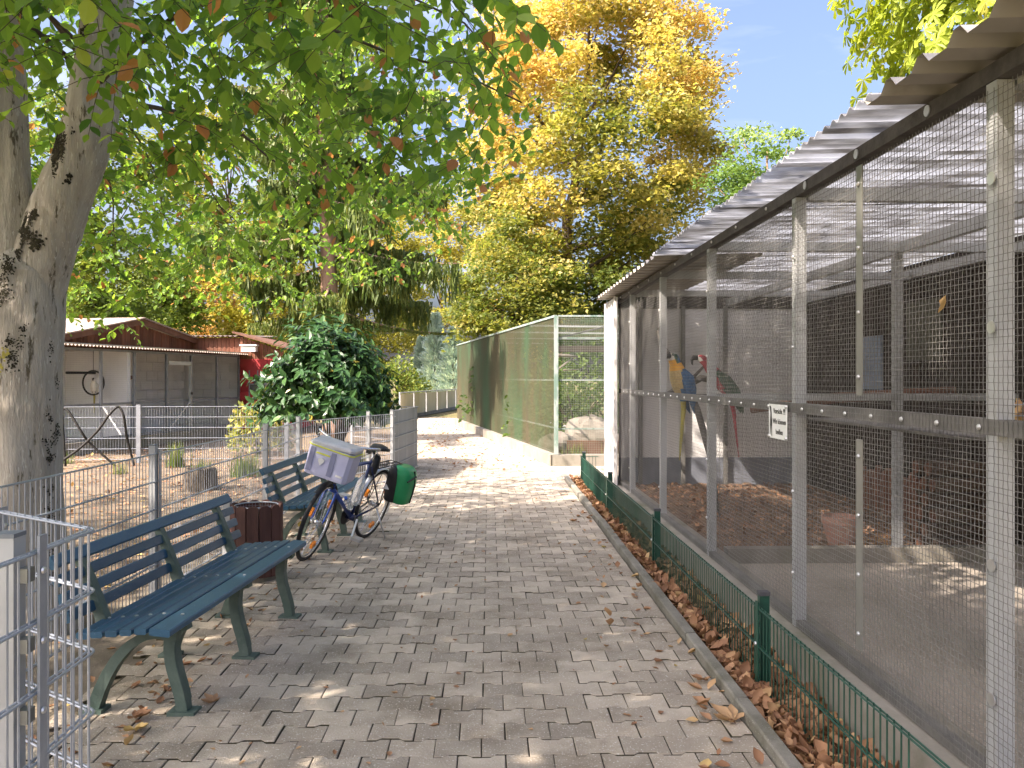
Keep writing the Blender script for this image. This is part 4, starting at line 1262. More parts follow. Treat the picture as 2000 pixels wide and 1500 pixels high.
m.bars(np.c_[bc[0] + .163 * np.cos(a2), bc[1] + .163 * np.sin(a2), np.full(40, .08)], np.c_[bc[0] + .163 * np.cos(a2), bc[1] + .163 * np.sin(a2), np.full(40, .575)], .0014, 3)
for z in np.arange(.1, .57, .05):
    m.tube(np.c_[bc[0] + .163 * np.cos(th_), bc[1] + .163 * np.sin(th_), np.full(33, z)], .0014, 3, cap=False)
m.build('wire_liner', M['galv'], bn, kind='stuff')
MB().lathe([(.17, -.03), (.17, .05), (.02, .06)], 20, c=bc).build('base', M['concrete'], bn)
pb = bc + np.array([-.235, .02, 0]); MB().box(-.03, .03, -.03, .03, -.03, .62, c=pb).build('post', M['galvpost'], bn)

# ================================================================== BICYCLE
LEAN = math.radians(14.5)
STEER = math.radians(9)
fw = onz(597, 1094); hd = math.atan2(-0.945, -0.325)
bike = thing('touring_bicycle', 'blue touring bicycle on its kickstand, front wheel turned towards the benches', 'bicycle', (0, 0, 0))


def torus_ring(rad, r, cx, cz, n=40, k=8, ell=1.0):
    th_ = np.linspace(0, 2 * math.pi, n, endpoint=False); a_ = np.linspace(0, 2 * math.pi, k, endpoint=False)
    V = []
    for t_ in th_:
        for b_ in a_:
            rr = rad + r * math.cos(b_); V.append((cx + rr * math.cos(t_), r * ell * math.sin(b_), cz + rr * math.sin(t_)))
    i, j = np.meshgrid(np.arange(n), np.arange(k), indexing='ij'); i = i.ravel(); j = j.ravel()
    Fq = np.stack([i * k + j, i * k + (j + 1) % k, ((i + 1) % n) * k + (j + 1) % k, ((i + 1) % n) * k + j], 1)
    return np.array(V), Fq


WB = 1.08
axis_p = np.array([.90, 0, .72]); axis_d = unit(np.array([-.10, 0, .26]))


def steer(v):
    R = np.array(Matrix.Rotation(STEER, 3, Vector(axis_d)))
    return (np.asarray(v) - axis_p) @ R.T + axis_p


def wheel(cx, front):
    fn = steer if front else (lambda v: v)
    w = bpy.data.objects.new('front_wheel' if front else 'rear_wheel', None)
    # the wheel part is its rim mesh, with tyre, spokes, hub and reflectors under it
    V, Fq = torus_ring(.311, .011, cx, .345, 48, 6, 1.15)
    m = MB(); m.add(fn(V), Fq); rim = m.build('front_wheel' if front else 'rear_wheel', M['chrome'], bike, smooth=True)
    V, Fq = torus_ring(.331, .019, cx, .345, 48, 10, .95)
    m = MB(); m.add(fn(V), Fq); m.build('tyre', M['rubber'], rim, smooth=True)
    m = MB()
    for k in range(32):
        a_ = 2 * math.pi * k / 32; s_ = 1 if k % 2 else -1
        a_h = a_ + (.9 if (k // 2) % 2 else -.9)
        p0 = np.array([cx + .028 * math.cos(a_h), .03 * s_, .345 + .028 * math.sin(a_h)]); p1 = np.array([cx + .305 * math.cos(a_), .004 * s_, .345 + .305 * math.sin(a_)])
        m.bars(fn(p0[None]), fn(p1[None]), .0013, 3)
    m.build('spokes', M['chrome'], rim)
    m = MB(); m.lathe([(.012, -.055), (.03, -.034), (.03, -.028), (.018, -.02), (.024, 0), (.018, .02), (.03, .028), (.03, .034), (.012, .055)], 14, R=[[1, 0, 0], [0, 0, 1], [0, -1, 0]], c=(cx, 0, .345)); m.xform(fn)
    m.build('hub', M['chrome'], rim, smooth=False)
    for a_ in (.6, 2.6, 4.4):
        m = MB(); m.box(-.038, .038, -.012, .012, -.018, .018, R=np.array(Matrix.Rotation(-a_ - 1.57, 3, 'Y')), c=(cx + .24 * math.cos(a_), 0, .345 + .24 * math.sin(a_))); m.xform(fn)
        m.build('reflector', M['amber'], rim)
    del w
    return rim


wheel(0, False); wheel(WB, True)
BBp, STt, HT, HB = (.43, 0, .28), (.27, 0, .80), (.885, 0, .80), (.925, 0, .63)
m = MB(); m.tube([HT, (.60, 0, .805), STt], [.019, .018, .016], 10); m.tube([HB, BBp], [.021, .021], 10); m.tube([HT, HB], .023, 10)
fr = m.build('frame', M['bikeblue'], bike, smooth=True)
m = MB(); m.tube([BBp, STt], .016, 10)
for s_ in (-1, 1):
    m.tube([(.41, .03 * s_, .28), (0, .062 * s_, .345)], [.011, .008], 8); m.tube([(.28, .02 * s_, .76), (0, .062 * s_, .345)], [.009, .007], 8)
m.lathe([(.03, -.04), (.03, .04)], 12, R=[[1, 0, 0], [0, 0, 1], [0, -1, 0]], c=BBp)
m.build('seat_tube', M['bikenavy'], bike, smooth=True)
m = MB(); m.tube([STt, (.245, 0, .90)], .0135, 10); m.build('seat_post', M['chrome'], bike, smooth=True)
m = MB()
for s_ in (-1, 1):
    pts = bez((.93, .05 * s_, .61), (.96, .055 * s_, .53), (1.02, .055 * s_, .42), (WB, .055 * s_, .345), 8); m.tube(pts, np.linspace(.014, .008, 8), 8)
m.tube([(.93, -.05, .61), (.93, .05, .61)], .016, 8); m.xform(steer); m.build('fork', M['bikeblue'], bike, smooth=True)
# mudguards
for cx, a0, a1, mt, fn in ((0, math.radians(8), math.radians(205), M['silver'], lambda v: v), (WB, math.radians(55), math.radians(190), M['blackpl'], steer)):
    m = MB(); th_ = np.linspace(a0, a1, 26); sec = [(-.026, -.010), (-.018, .002), (0, .006), (.018, .002), (.026, -.010)]
    V = np.array([(cx + (.366 + dz) * math.cos(t_), dy, .345 + (.366 + dz) * math.sin(t_)) for t_ in th_ for dy, dz in sec]); V = fn(V)
    n_ = len(sec); i, j = np.meshgrid(np.arange(25), np.arange(n_ - 1), indexing='ij'); i = i.ravel(); j = j.ravel()
    m.add(V, np.stack([i * n_ + j, i * n_ + j + 1, (i + 1) * n_ + j + 1, (i + 1) * n_ + j], 1)); m.build('mudguard', mt, bike, smooth=True)
# handlebar
m = MB(); m.tube([(.885, 0, .80), (.86, 0, .98), (.93, 0, 1.03)], .014, 10)
m.tube(bez((.93, 0, 1.03), (.95, .15, 1.05), (.90, .26, 1.07), (.80, .31, 1.07), 9), .0115, 8); m.tube(bez((.93, 0, 1.03), (.95, -.15, 1.05), (.90, -.26, 1.07), (.80, -.31, 1.07), 9), .0115, 8)
m.xform(steer); hb = m.build('handlebar', M['chrome'], bike, smooth=True)
for s_ in (-1, 1):
    m = MB(); m.tube([(.83, .295 * s_, 1.07), (.74, .325 * s_, 1.065), (.70, .335 * s_, 1.06)], [.016, .017, .016], 8); m.xform(steer); m.build('grip', M['blackpl'], hb, smooth=True)
    m = MB(); m.tube([(.86, .27 * s_, 1.055), (.84, .29 * s_, 1.02), (.76, .33 * s_, 1.02)], .005, 6); m.xform(steer); m.build('brake_lever', M['chrome'], hb, smooth=True)
# saddle
m = MB(); sp = np.array([(.40, .93, .018), (.34, .945, .03), (.26, .95, .055), (.18, .955, .085), (.13, .955, .09), (.11, .95, .06)])
V = []
for x, z, w in sp:
    for y, dz in ((-w, -.03), (-w * .8, .0), (0, .012), (w * .8, .0), (w, -.03)):
        V.append((x, y, z + dz))
i, j = np.meshgrid(np.arange(5), np.arange(4), indexing='ij'); i = i.ravel(); j = j.ravel()
m.add(V, np.stack([i * 5 + j, i * 5 + j + 1, (i + 1) * 5 + j + 1, (i + 1) * 5 + j], 1), np.stack([i * 5 + j, (i + 1) * 5 + j, (i + 1) * 5 + j + 1, i * 5 + j + 1], 1)[:0].reshape(0, 4) if False else np.array([[0, 1, 2, 3, 4]]), np.array([[25, 26, 27, 28, 29]])); m.build('saddle', M['blackpl'], bike, smooth=True)
# rear rack, under-saddle pouch
m = MB()
for y in (-.06, 0, .06):
    m.tube([(.20, y, .745), (-.32, y, .745)], .006, 6)
for x in (.18, 0, -.18, -.31):
    m.tube([(x, -.06, .745), (x, .06, .745)], .005, 6)
for s_ in (-1, 1):
    m.tube([(0, .065 * s_, .35), (-.06, .07 * s_, .745)], .005, 6); m.tube([(0, .065 * s_, .35), (-.28, .065 * s_, .745)], .005, 6)
m.build('rear_rack', M['blackpl'], bike)
m = MB(); m.lathe([(.01, 0), (.045, .03), (.05, .10), (.04, .19), (.015, .22)], 12, R=np.array(Matrix.Rotation(math.radians(-18), 3, 'Y')), c=(.22, 0, .66)); m.build('frame_pouch', M['panblack'], bike, smooth=True)
# crank, chainring, pedals
m = MB(); m.lathe([(.02, -.004), (.085, -.003), (.09, 0), (.085, .003), (.02, .004)], 24, R=[[1, 0, 0], [0, 0, 1], [0, -1, 0]], c=(.43, -.055, .28)); m.build('chainring', M['blackpl'], bike)
for s_, (dx, dz) in ((1, (.06, -.16)), (-1, (-.06, .16))):
    m = MB(); m.beam((.43, .07 * s_, .28), (.43 + dx, .085 * s_, .28 + dz), .016, .028); cr_ = m.build('crank', M['silver'], bike)
    m = MB(); m.box(-.045, .045, -.05, .05, -.013, .013, c=(.43 + dx, .14 * s_, .28 + dz)); m.build('pedal', M['silver'], cr_)
    m = MB(); m.box(-.05, -.046, -.035, .035, -.008, .008, c=(.43 + dx, .14 * s_, .28 + dz)); m.build('reflector', M['amber'], cr_)
m = MB(); m.tube([(.43, -.055, .37), (0, -.05, .385)], .005, 5); m.tube([(.43, -.055, .19), (0, -.05, .305)], .005, 5); m.build('chain', M['blackpl'], bike)
fy = .235
m = MB(); m.tube([(.06, .07, .33), (.03, fy * math.cos(LEAN) - .008, fy * math.sin(LEAN) + .004)], [.009, .007], 8); m.build('kickstand', M['silver'], bike, smooth=True)
m = MB(); m.lathe([(.016, -.03), (.028, -.01), (.028, .03), (.01, .035)], 12, R=[[0, 0, 1], [0, 1, 0], [-1, 0, 0]], c=(1.0, 0, .70)); m.xform(steer); m.build('front_lamp', M['blackpl'], bike)
# brake cables
for s_ in (-1, 1):
    m = MB(); m.tube(bez((.84, .28 * s_, 1.05), (1.02, .22 * s_, 1.02), (1.0, .05 * s_, .92), (.93, .02 * s_, .66), 12), .003, 5); m.xform(steer); m.build('brake_cable', M['blackpl'], bike, smooth=True)
# place: front contact on the ground at fw
Rb = Matrix.Rotation(hd, 4, 'Z') @ Matrix.Rotation(-LEAN, 4, 'X')
fl_ = Rb @ Vector(steer(np.array([WB, 0, 0])))
MATB = Matrix.Translation(Vector((fw[0] - fl_.x, fw[1] - fl_.y, 0.003 - min(0, 0)))) @ Rb
bike.matrix_world = MATB


def on_bike(name, label, cat):
    t = thing(name, label, cat, (0, 0, 0)); t.matrix_world = MATB
    return t


# handlebar bag
hbg = on_bike('handlebar_bag', 'boxy lavender grey bag with lime piping mounted on the bicycle handlebar', 'bag')
cx, cz = 1.10, .905
m = MB(); o_ = []
x0, x1, y0, y1, z0, z1 = cx - .12, cx + .14, -.20, .20, cz - .135, cz + .13
e_ = .03
ring = [(x0 + e_, y0), (x1 - e_, y0), (x1, y0 + e_), (x1, y1 - e_), (x1 - e_, y1), (x0 + e_, y1), (x0, y1 - e_), (x0, y0 + e_)]
V = []
for z, s_ in ((z0, .93), (z0 + .02, .97), (z1, 1.0)):
    V += [((x - cx) * s_ + cx, y * s_, z) for x, y in ring]
j = np.arange(8); k_ = (j + 1) % 8
m.add(V, np.concatenate([np.stack([r * 8 + j, r * 8 + k_, (r + 1) * 8 + k_, (r + 1) * 8 + j], 1) for r in range(2)]), j[::-1][None], (j + 16)[None]); m.xform(steer)
m.build('bag_body', M['bagbody'], hbg)
m = MB(); V = []
for z, s_ in ((z1 + .001, 1.015), (z1 + .022, 1.01), (z1 + .038, .9), (z1 + .042, .5)):
    V += [((x - cx) * s_ + cx, y * s_, z + .010 * math.sin(9 * y + 5 * x)) for x, y in ring]
m.add(V, np.concatenate([np.stack([r * 8 + j, r * 8 + k_, (r + 1) * 8 + k_, (r + 1) * 8 + j], 1) for r in range(3)]), (j + 24)[None]); m.xform(steer); m.build('rain_lid', M['bagtop'], hbg)
m = MB(); m.tube([(x * 1.0 + 0, y, z1 - .012) for x, y in [((x - cx) * 1.02 + cx, y * 1.015) for x, y in ring] + [((ring[0][0] - cx) * 1.02 + cx, ring[0][1] * 1.015)]], .007, 6); m.xform(steer); m.build('piping', M['piping'], hbg)
for yy in (-.15, .04):
    m = MB(); m.box(x1 - .002, x1 + .004, yy - .022, yy + .022, z0 + .03, z1 - .03); m.xform(steer); m.build('strap', M['bagdark'], hbg)
m = MB(); m.box(x1 - .002, x1 + .008, -.115, .01, z1 - .072, z1 - .060); m.xform(steer); m.build('pocket_piping', M['piping'], hbg)
shp = np.array([(-.078, -.0), (-.083, .025), (-.055, .034), (-.027, .025), (-.032, 0), (-.055, -.032)]) + np.array([0, cz - .005])
m = MB(); m.poly_prism(shp, 'x', x1 + .001, x1 + .007); m.xform(steer); m.build('shield_badge', M['white'], hbg)
m = MB(); m.box(x1 - .001, x1 + .006, .10, .155, cz - .085, cz - .068); m.xform(steer); m.build('patch', M['white'], hbg)

# pannier on the path side
pn = on_bike('pannier_bag', 'green and black roll-top pannier hanging from the rear rack of the bicycle', 'bag')


def bagloft(secs, n=14):
    m_ = MB(); V = []
    for z, cx_, cy_, rx, ry in secs:
        for a_ in np.linspace(0, 2 * math.pi, n, endpoint=False):
            c_, s_ = math.cos(a_), math.sin(a_); p_ = .55
            V.append((cx_ + rx * math.copysign(abs(c_) ** p_, c_), cy_ + ry * math.copysign(abs(s_) ** p_, s_), z))
    j_ = np.arange(n); k2 = (j_ + 1) % n
    m_.add(V, np.concatenate([np.stack([r * n + j_, r * n + k2, (r + 1) * n + k2, (r + 1) * n + j_], 1) for r in range(len(secs) - 1)]), j_[::-1][None], (j_ + (len(secs) - 1) * n)[None])
    return m_


secs = [(.40, -.13, .16, .105, .06), (.415, -.13, .165, .125, .08), (.50, -.13, .165, .145, .088), (.62, -.13, .165, .158, .09), (.70, -.13, .16, .16, .08), (.745, -.13, .155, .15, .06), (.77, -.13, .15, .13, .03)]
bagloft([(z, cx_ - .01, cy_ + .025, rx - .02, ry + .03) for z, cx_, cy_, rx, ry in secs]).build('bag_body', M['pangreen'], pn, smooth=True)
bagloft([(z, cx_ + .02, cy_ - .03, rx - .035, ry - .015) for z, cx_, cy_, rx, ry in secs]).build('bag_front', M['panblack'], pn, smooth=True)
tri = np.array([(.03, .545), (.075, .60), (.075, .52)])
m = MB(); m.add([(.085 + .012, y_, z_) for y_, z_ in ((.13, .60), (.10, .545), (.17, .555))] + [(.085 + .016, y_, z_) for y_, z_ in ((.13, .60), (.10, .545), (.17, .555))], [[0, 1, 2], [3, 5, 4]], [[0, 3, 4, 1], [1, 4, 5, 2], [2, 5, 3, 0]]); m.build('reflector_patch', M['white'], pn)
m = MB(); m.tube([(-.30, .19, .66), (-.17, .31, .69), (.02, .31, .66)], .009, 6); m.build('strap', M['panblack'], pn)
m = MB(); m.tube([(-.17, .30, .42), (-.17, .315, .60), (-.17, .28, .74)], .010, 6); m.build('strap', M['panblack'], pn)
# bottles in the frame
bt = on_bike('water_bottle', 'large clear plastic bottle strapped inside the bicycle frame', 'bottle')
Rt = np.array(Matrix.Rotation(math.radians(-24), 3, 'Y'))
MB().lathe([(.02, 0), (.042, .01), (.044, .05), (.040, .07), (.044, .09), (.044, .15), (.040, .165), (.044, .18), (.042, .22), (.03, .26), (.014, .285), (.014, .30)], 18, R=np.array(Matrix.Rotation(math.radians(-17), 3, 'Y')), c=(.52, .035, .42)).build('bottle_body', M['bottle'], bt, smooth=True)
bt2 = on_bike('small_bottle', 'small clear bottle with blue cap on the bicycle down tube', 'bottle')
Rt = np.array(Matrix.Rotation(math.radians(50), 3, 'Y'))
MB().lathe([(.015, 0), (.034, .008), (.034, .05), (.031, .06), (.034, .07), (.034, .12), (.024, .145), (.012, .16)], 16, R=Rt, c=(.55, .03, .40)).build('bottle_body', M['bottle'], bt2, smooth=True)
MB().lathe([(.013, .16), (.014, .162), (.014, .182), (.012, .184)], 14, R=Rt, c=(.55, .03, .40)).build('cap', M['bluecap'], bt2)

# ================================================================== BIRDS AND PERCHES
def loft(spine, rx, ry, side, n=14):
    """body along a spine; rx half width across side, ry half thickness"""
    sp_ = np.asarray(spine, float); side = np.asarray(side, float)
    T = unit(np.gradient(sp_, axis=0)); V = []; a_ = np.linspace(0, 2 * math.pi, n, endpoint=False)
    for p, t_, r1, r2 in zip(sp_, T, rx, ry):
        u_ = unit(side - t_ * np.dot(side, t_)); w_ = np.cross(t_, u_)
        V.append(p + r1 * np.cos(a_)[:, None] * u_ + r2 * np.sin(a_)[:, None] * w_)
    V = np.concatenate(V); m_ = len(sp_)
    i, j_ = np.meshgrid(np.arange(m_ - 1), np.arange(n), indexing='ij'); i = i.ravel(); j_ = j_.ravel(); k2 = (j_ + 1) % n
    return V, np.stack([i * n + j_, i * n + k2, (i + 1) * n + k2, (i + 1) * n + j_], 1)


def parrot(name, label, cat, loc, yaw, mats, colour, lean, tail_dir, scale=1.0):
    """bird facing local +x, feet at the origin"""
    t = thing(name, label, cat, loc)
    L0 = np.array([lean, 0, 1.0])
    sp_ = np.array([(-.02, 0, -.05), (-.02, 0, .0), (-.005, 0, .07), (.012, 0, .15), (.03, 0, .23), (.045, 0, .285), (.06, 0, .325), (.07, 0, .355), (.07, 0, .372)])
    rx = [.025, .052, .075, .082, .070, .052, .050, .040, .012]; ry = [.025, .055, .082, .085, .068, .050, .052, .042, .012]
    tl = np.array([(-.03, 0, -.05) + np.array(tail_dir) * s_ for s_ in (.52, .40, .22, .08)])
    sp2 = np.concatenate([tl, sp_]); rx2 = [.004, .014, .022, .026] + rx; ry2 = [.003, .007, .012, .020] + ry
    V, Fq = loft(sp2, rx2, ry2, (0, 1, 0), 16)
    Z = V.copy()
    sh_ = np.clip(V[:, 2:3], 0, None) * np.array([[lean, 0, 0]])
    V = V + sh_
    cen = Z[Fq].mean(1)
    me_ = mesh_from('body', V * scale, [Fq], True)
    for mt in mats:
        me_.materials.append(mt)
    me_.polygons.foreach_set('material_index', np.array([colour(c) for c in cen], dtype=np.int32))
    o = bpy.data.objects.new('body', me_); COL.objects.link(o); o.parent = t; ORG[o.name] = ORG[t.name]
    hx = .07 + .355 * lean
    org = np.array(loc)

    def part(nm, mb, mt):
        mb.xform(lambda v: v * scale + org); return mb.build(nm, mt, t, smooth=True)
    m = MB(); V, Fq = loft([(hx + .03, 0, .345), (hx + .062, 0, .345), (hx + .082, 0, .325), (hx + .080, 0, .292), (hx + .070, 0, .275)], [.026, .024, .018, .010, .002], [.024, .024, .016, .009, .002], (0, 1, 0), 10); m.add(V, Fq)
    part('upper_beak', m, M['beak'] if 'cock' not in name else M['beak'])
    for s_ in (-1, 1):
        m = MB(); m.lathe([(.001, -.004), (.007, 0), (.001, .004)], 8, c=(hx + .022, .048 * s_, .352), R=[[1, 0, 0], [0, 0, 1], [0, -1, 0]]); part('eye', m, M['ink'])
        m = MB()
        V, Fq = loft([(.02, .072 * s_, .22), (-.02, .088 * s_, .15), (-.05, .080 * s_, .05), (-.085, .05 * s_, -.06), (-.12, .03 * s_, -.16)], [.012, .018, .018, .012, .003], [.03, .062, .058, .036, .006], (0, 1, 0), 10)
        V = V + np.clip(V[:, 2:3], 0, None) * np.array([[lean, 0, 0]])
        m.add(V, Fq); part('wing', m, mats[1])
        m = MB(); m.tube([(.0, .03 * s_, -.02), (.025, .032 * s_, .0), (.035, .032 * s_, -.02)], .009, 6); part('foot', m, M['beak'])
    t.rotation_euler = (0, 0, yaw)
    return t


# perch beam and dead branches inside the far bay
pb_y = 8.35


def branch_thing(name, label, lines, mat, cat='branch'):
    allp = np.concatenate([np.asarray(l[0]) for l in lines])
    org = allp[allp[:, 2].argmin()]
    t = thing(name, label, cat, tuple(org))
    for pts, r in lines:
        m = MB(); pts = np.asarray(pts, float)
        m.tube(pts, r, 8); m.build('limb', mat, t, smooth=True)
    return t


P = lambda px, py, d: at(px, d, py)
branch_thing('perch_branch', 'forked dark dead branch the two macaws sit on', [
    ([P(1285, 645, 8.6), P(1292, 672, 8.6), P(1320, 712, 8.5), P(1345, 756, 8.45), P(1362, 800, 8.4), P(1388, 892, 8.3), at(1400, 8.25, z=.15)], [.018, .022, .026, .032, .034, .036, .036]),
    ([P(1285, 645, 8.6), P(1291, 636, 8.6)], [.016, .010]),
    ([P(1342, 752, 8.45), P(1358, 733, 8.5), P(1376, 714, 8.55)], [.022, .018, .012]),
    ([P(1345, 756, 8.45), P(1316, 762, 8.5), P(1297, 772, 8.5)], [.028, .026, .014]),
    ([P(1345, 752, 8.45), P(1370, 738, 8.5), P(1396, 744, 8.55), P(1425, 768, 8.6), P(1445, 790, 8.6)], [.03, .036, .034, .03, .02])], M['branch'])
branch_thing('perch_bar', 'dark straight bar across the far aviary bay below the macaws', [([(1.78, 8.56, 1.392), (4.25, 8.60, 1.40)], [.02, .02])], M['branch'], 'perch')
lg = thing('perch_log', 'thick red-brown debarked perch log with pale cut end', 'perch', tuple(at(1700, 7.0, z=1.36)))
m = MB(); pts = np.array([P(1470, 800, 7.55), P(1560, 786, 7.2), P(1640, 777, 7.05), P(1760, 770, 6.9), P(1868, 764, 6.75)]); pts[:, 1] += .02
m.tube(pts, [.035, .045, .045, .043, .040], 12); m.build('log', M['log'], lg, smooth=True)
d_ = unit(pts[-1] - pts[-2]); m = MB(); m.tube([pts[-1] - d_ * .002, pts[-1] + d_ * .003], .037, 12); m.build('cut_end', M['cutwood'], lg)


def blue_col(c):
    x, y, z = c
    if z > .30:
        return 3 if x > .085 else (1 if x < .05 else 0)
    if z > .235:
        return 4 if x > .0 else 1
    if z < -.06:
        return 5
    return 2 if x > .028 else 1


def red_col(c):
    x, y, z = c
    if z > .305:
        return 3 if x > .085 else 0
    if z > .12:
        return 0
    if z < -.06:
        return 0
    return 0 if x > .03 else 2


bl = at(1331, 8.38, z=0)
parrot('blue_macaw', 'blue and yellow macaw on the branch with its long tail hanging straight down', 'parrot', (bl[0], bl[1], 1.40), math.radians(205), [M['macgreen'], M['macblue'], M['macyellow'], M['macwhite'], M['macorange'], M['macolive']], blue_col, .08, unit(np.array([.10, 0, -1.0])), 1.15)
rd = at(1424, 8.5, z=0)
parrot('red_macaw', 'red and green macaw leaning forward on the branch beside the blue one', 'parrot', (rd[0], rd[1], 1.40), math.radians(182), [M['macred'], M['macgreen'], M['macgreen'], M['macwhite']], red_col, .55, unit(np.array([-.12, 0, -1.0])), 1.12)

# pots and odds and ends on the aviary floor
pc = at(1643, 7.05, z=.145)
pt = thing('terracotta_pot', 'large terracotta pot standing on the bark mulch behind the partition', 'pot', tuple(pc))
m = MB(); m.lathe([(.10, 0), (.155, .20), (.165, .205), (.165, .26), (.15, .262), (.14, .20), (.09, .02)], 26, c=pc); m.build('bowl', M['terra'], pt, smooth=False)
sc_ = at(1724, 6.9, z=.16)
n_ = 260; A_ = RNG.uniform(0, 2 * math.pi, n_); rr = .13 * np.sqrt(RNG.random(n_))
Ps = np.c_[sc_[0] + rr * np.cos(A_), sc_[1] + rr * np.sin(A_) * .7, sc_[2] + RNG.uniform(0, .12, n_) * (1 - (rr / .15) ** 2)]
leaves('straw_nest', None, M['deadleaf'], Ps, rdir(n_, .3), rdir(n_), .12, RNG.uniform(.6, 1, n_), STRIP, .10, label='small heap of golden straw next to the terracotta pot', category='straw')
m = MB(); p0, p1 = at(1838, 6.75, z=.165), at(1925, 6.72, z=.17); m.beam(p0, p1, .045, .03); m.build('wood_stick', M['cutwood'], None, label='pale stick of wood lying along the partition kerb', category='stick')
k = 0
for row in range(6):
    for c_ in range(2):
        y_ = 6.68 + c_ * .16 + (.08 if row % 2 else 0); p0 = np.array((3.62 + random.uniform(-.03, .03), y_, .20 + row * .125)); p1 = p0 + np.array((.50, random.uniform(-.02, .02), 0))
        g_ = thing('firewood_log', 'split firewood log, %s in row %s from the ground of the dark stack' % (('nearer one', 'farther one')[c_], ('one', 'two', 'three', 'four', 'five', 'six')[row]), 'log', tuple(p0 - np.array([0, 0, .06])), 'stacked firewood logs')
        m = MB(); m.tube([p0, p1], [.064, .06], 9); m.build('bark', M['woodlog'], g_)
        m = MB(); m.tube([p0 - np.array([.006, 0, 0]), p0], .055, 9); m.build('cut_end', M['log'], g_)
fc = at(1986, 3.05, z=1.364)
fd = thing('feed_basket', 'small wire basket of orange maize on the aviary shelf at the edge of view', 'basket', tuple(fc))
n_ = 60; Pn = fc + np.c_[RNG.uniform(-.06, .06, n_), RNG.uniform(-.06, .06, n_), RNG.uniform(.02, .10, n_)]
leaves('maize', fd, M['deadleaf'], Pn, rdir(n_), rdir(n_), .05, RNG.uniform(.85, 1, n_), LEAF4, 1.0, kind='stuff')
m = MB()
for z in (.005, .04, .08, .12):
    th_ = np.linspace(0, 2 * math.pi, 5) + .785; m.tube(np.c_[fc[0] + .10 * np.cos(th_), fc[1] + .10 * np.sin(th_), np.full(5, fc[2] + z)], .003, 4, cap=False)
m.build('wire_frame', M['galv'], fd)
lf = at(1840, 3.06, 592); lf[0] = XF - .014
leaves('caught_leaf', None, M['deadleaf'], [lf + np.array([0, 0, .03])], [(0, .15, -1)], [(-1, .3, 0.1)], .07, [.95], CURL, 1.0, label='single orange leaf caught high in the aviary mesh', category='leaf')

# far aviary: boulders, branch
def boulder(c, r, label, sq=.7):
    n1, n2 = 12, 18; V = []
    ph = RNG.uniform(0, 6, 6)
    for i in range(n1 + 1):
        th_ = math.pi * i / n1
        for j_ in range(n2):
            f_ = 2 * math.pi * j_ / n2
            k2 = 1 + .10 * math.sin(2 * f_ + ph[0] + th_) + .08 * math.sin(3 * f_ + ph[1] - 2 * th_) + .05 * math.sin(5 * f_ + ph[2] + 3 * th_) + RNG.normal(0, .035)
            V.append((c[0] + r * k2 * math.sin(th_) * math.cos(f_) * 1.15, c[1] + r * k2 * math.sin(th_) * math.sin(f_), c[2] + r * sq * (k2 * math.cos(th_) + .75)))
    m_ = MB(); i, j_ = np.meshgrid(np.arange(n1), np.arange(n2), indexing='ij'); i = i.ravel(); j_ = j_.ravel(); kk = (j_ + 1) % n2
    m_.add(V, np.stack([i * n2 + j_, i * n2 + kk, (i + 1) * n2 + kk, (i + 1) * n2 + j_], 1))
    m_.build('boulder', M['rock'], None, smooth=False, label=label, category='boulder', group='boulders in the far aviary')


boulder((1.42, 16.9, .02), .36, 'flat pale boulder at the corner post of the far aviary')
boulder((2.10, 17.3, .05), .42, 'tallest pale boulder inside the far aviary', .95)
boulder((2.85, 17.0, .0), .36, 'small boulder nearest the white cladding in the far aviary')
branch_thing('perch_branch', 'pale bare perch branch hanging in the far aviary', [([P(1086, 693, 15.6), P(1110, 695, 15.7), P(1128, 697, 15.8)], [.03, .03, .02]), ([P(1092, 720, 15.6), P(1108, 707, 15.7), P(1120, 700, 15.8)], [.02, .02, .012]), ([P(1100, 723, 15.7), P(1130, 722, 15.8)], [.015, .01])], M['rock'])

# cockatoo in its ring, perches of the hut
ck = at(184, 18.7, 765)
parrot('cockatoo', 'white cockatoo with yellowish tail sitting in the hanging ring of the hut', 'cockatoo', (ck[0], ck[1], ck[2]), math.radians(-75), [M['cockatoo'], M['cockatoo'], M['macolive']], lambda c: 0 if c[2] > -.06 else 2, .05, unit(np.array([.1, 0, -1.0])), .85)
m = MB(); th_ = np.linspace(0, 2 * math.pi, 33); rc = ck + np.array([-.02, 0, .20])
hx_ = np.array([.97, -.22, 0])
m.tube([rc + .27 * (np.cos(t_) * hx_ + np.sin(t_) * np.array([0, 0, 1])) for t_ in th_], .02, 6, cap=False)
m.tube([rc + np.array([0, 0, .27]), np.array([rc[0], rc[1], 2.3])], .006, 5)
m.build('swing_ring', M['hose'], None, label='dark hanging ring swing holding the cockatoo', category='swing')
a_, b_ = at(130, 18.0, 728), at(245, 20.6, 729)
m = MB(); m.tube([a_, b_], .03, 8); m.build('perch_pole', M['hose'], None, label='long dark horizontal perch pole in the hut cage', category='perch')
branch_thing('perch_branch', 'crooked brown bare branch in the hut cage near the middle post', [([at(218, 19.6, 712), at(225, 19.6, 720), at(233, 19.6, 727), at(240, 19.6, 737), at(262, 19.8, 735)], [.015, .02, .025, .03, .02]), ([at(262, 19.7, 736), at(248, 19.6, 744), at(236, 19.5, 750)], [.02, .018, .01]), ([at(225, 19.6, 720), at(220, 19.6, 722)], [.012, .008])], M['log'])
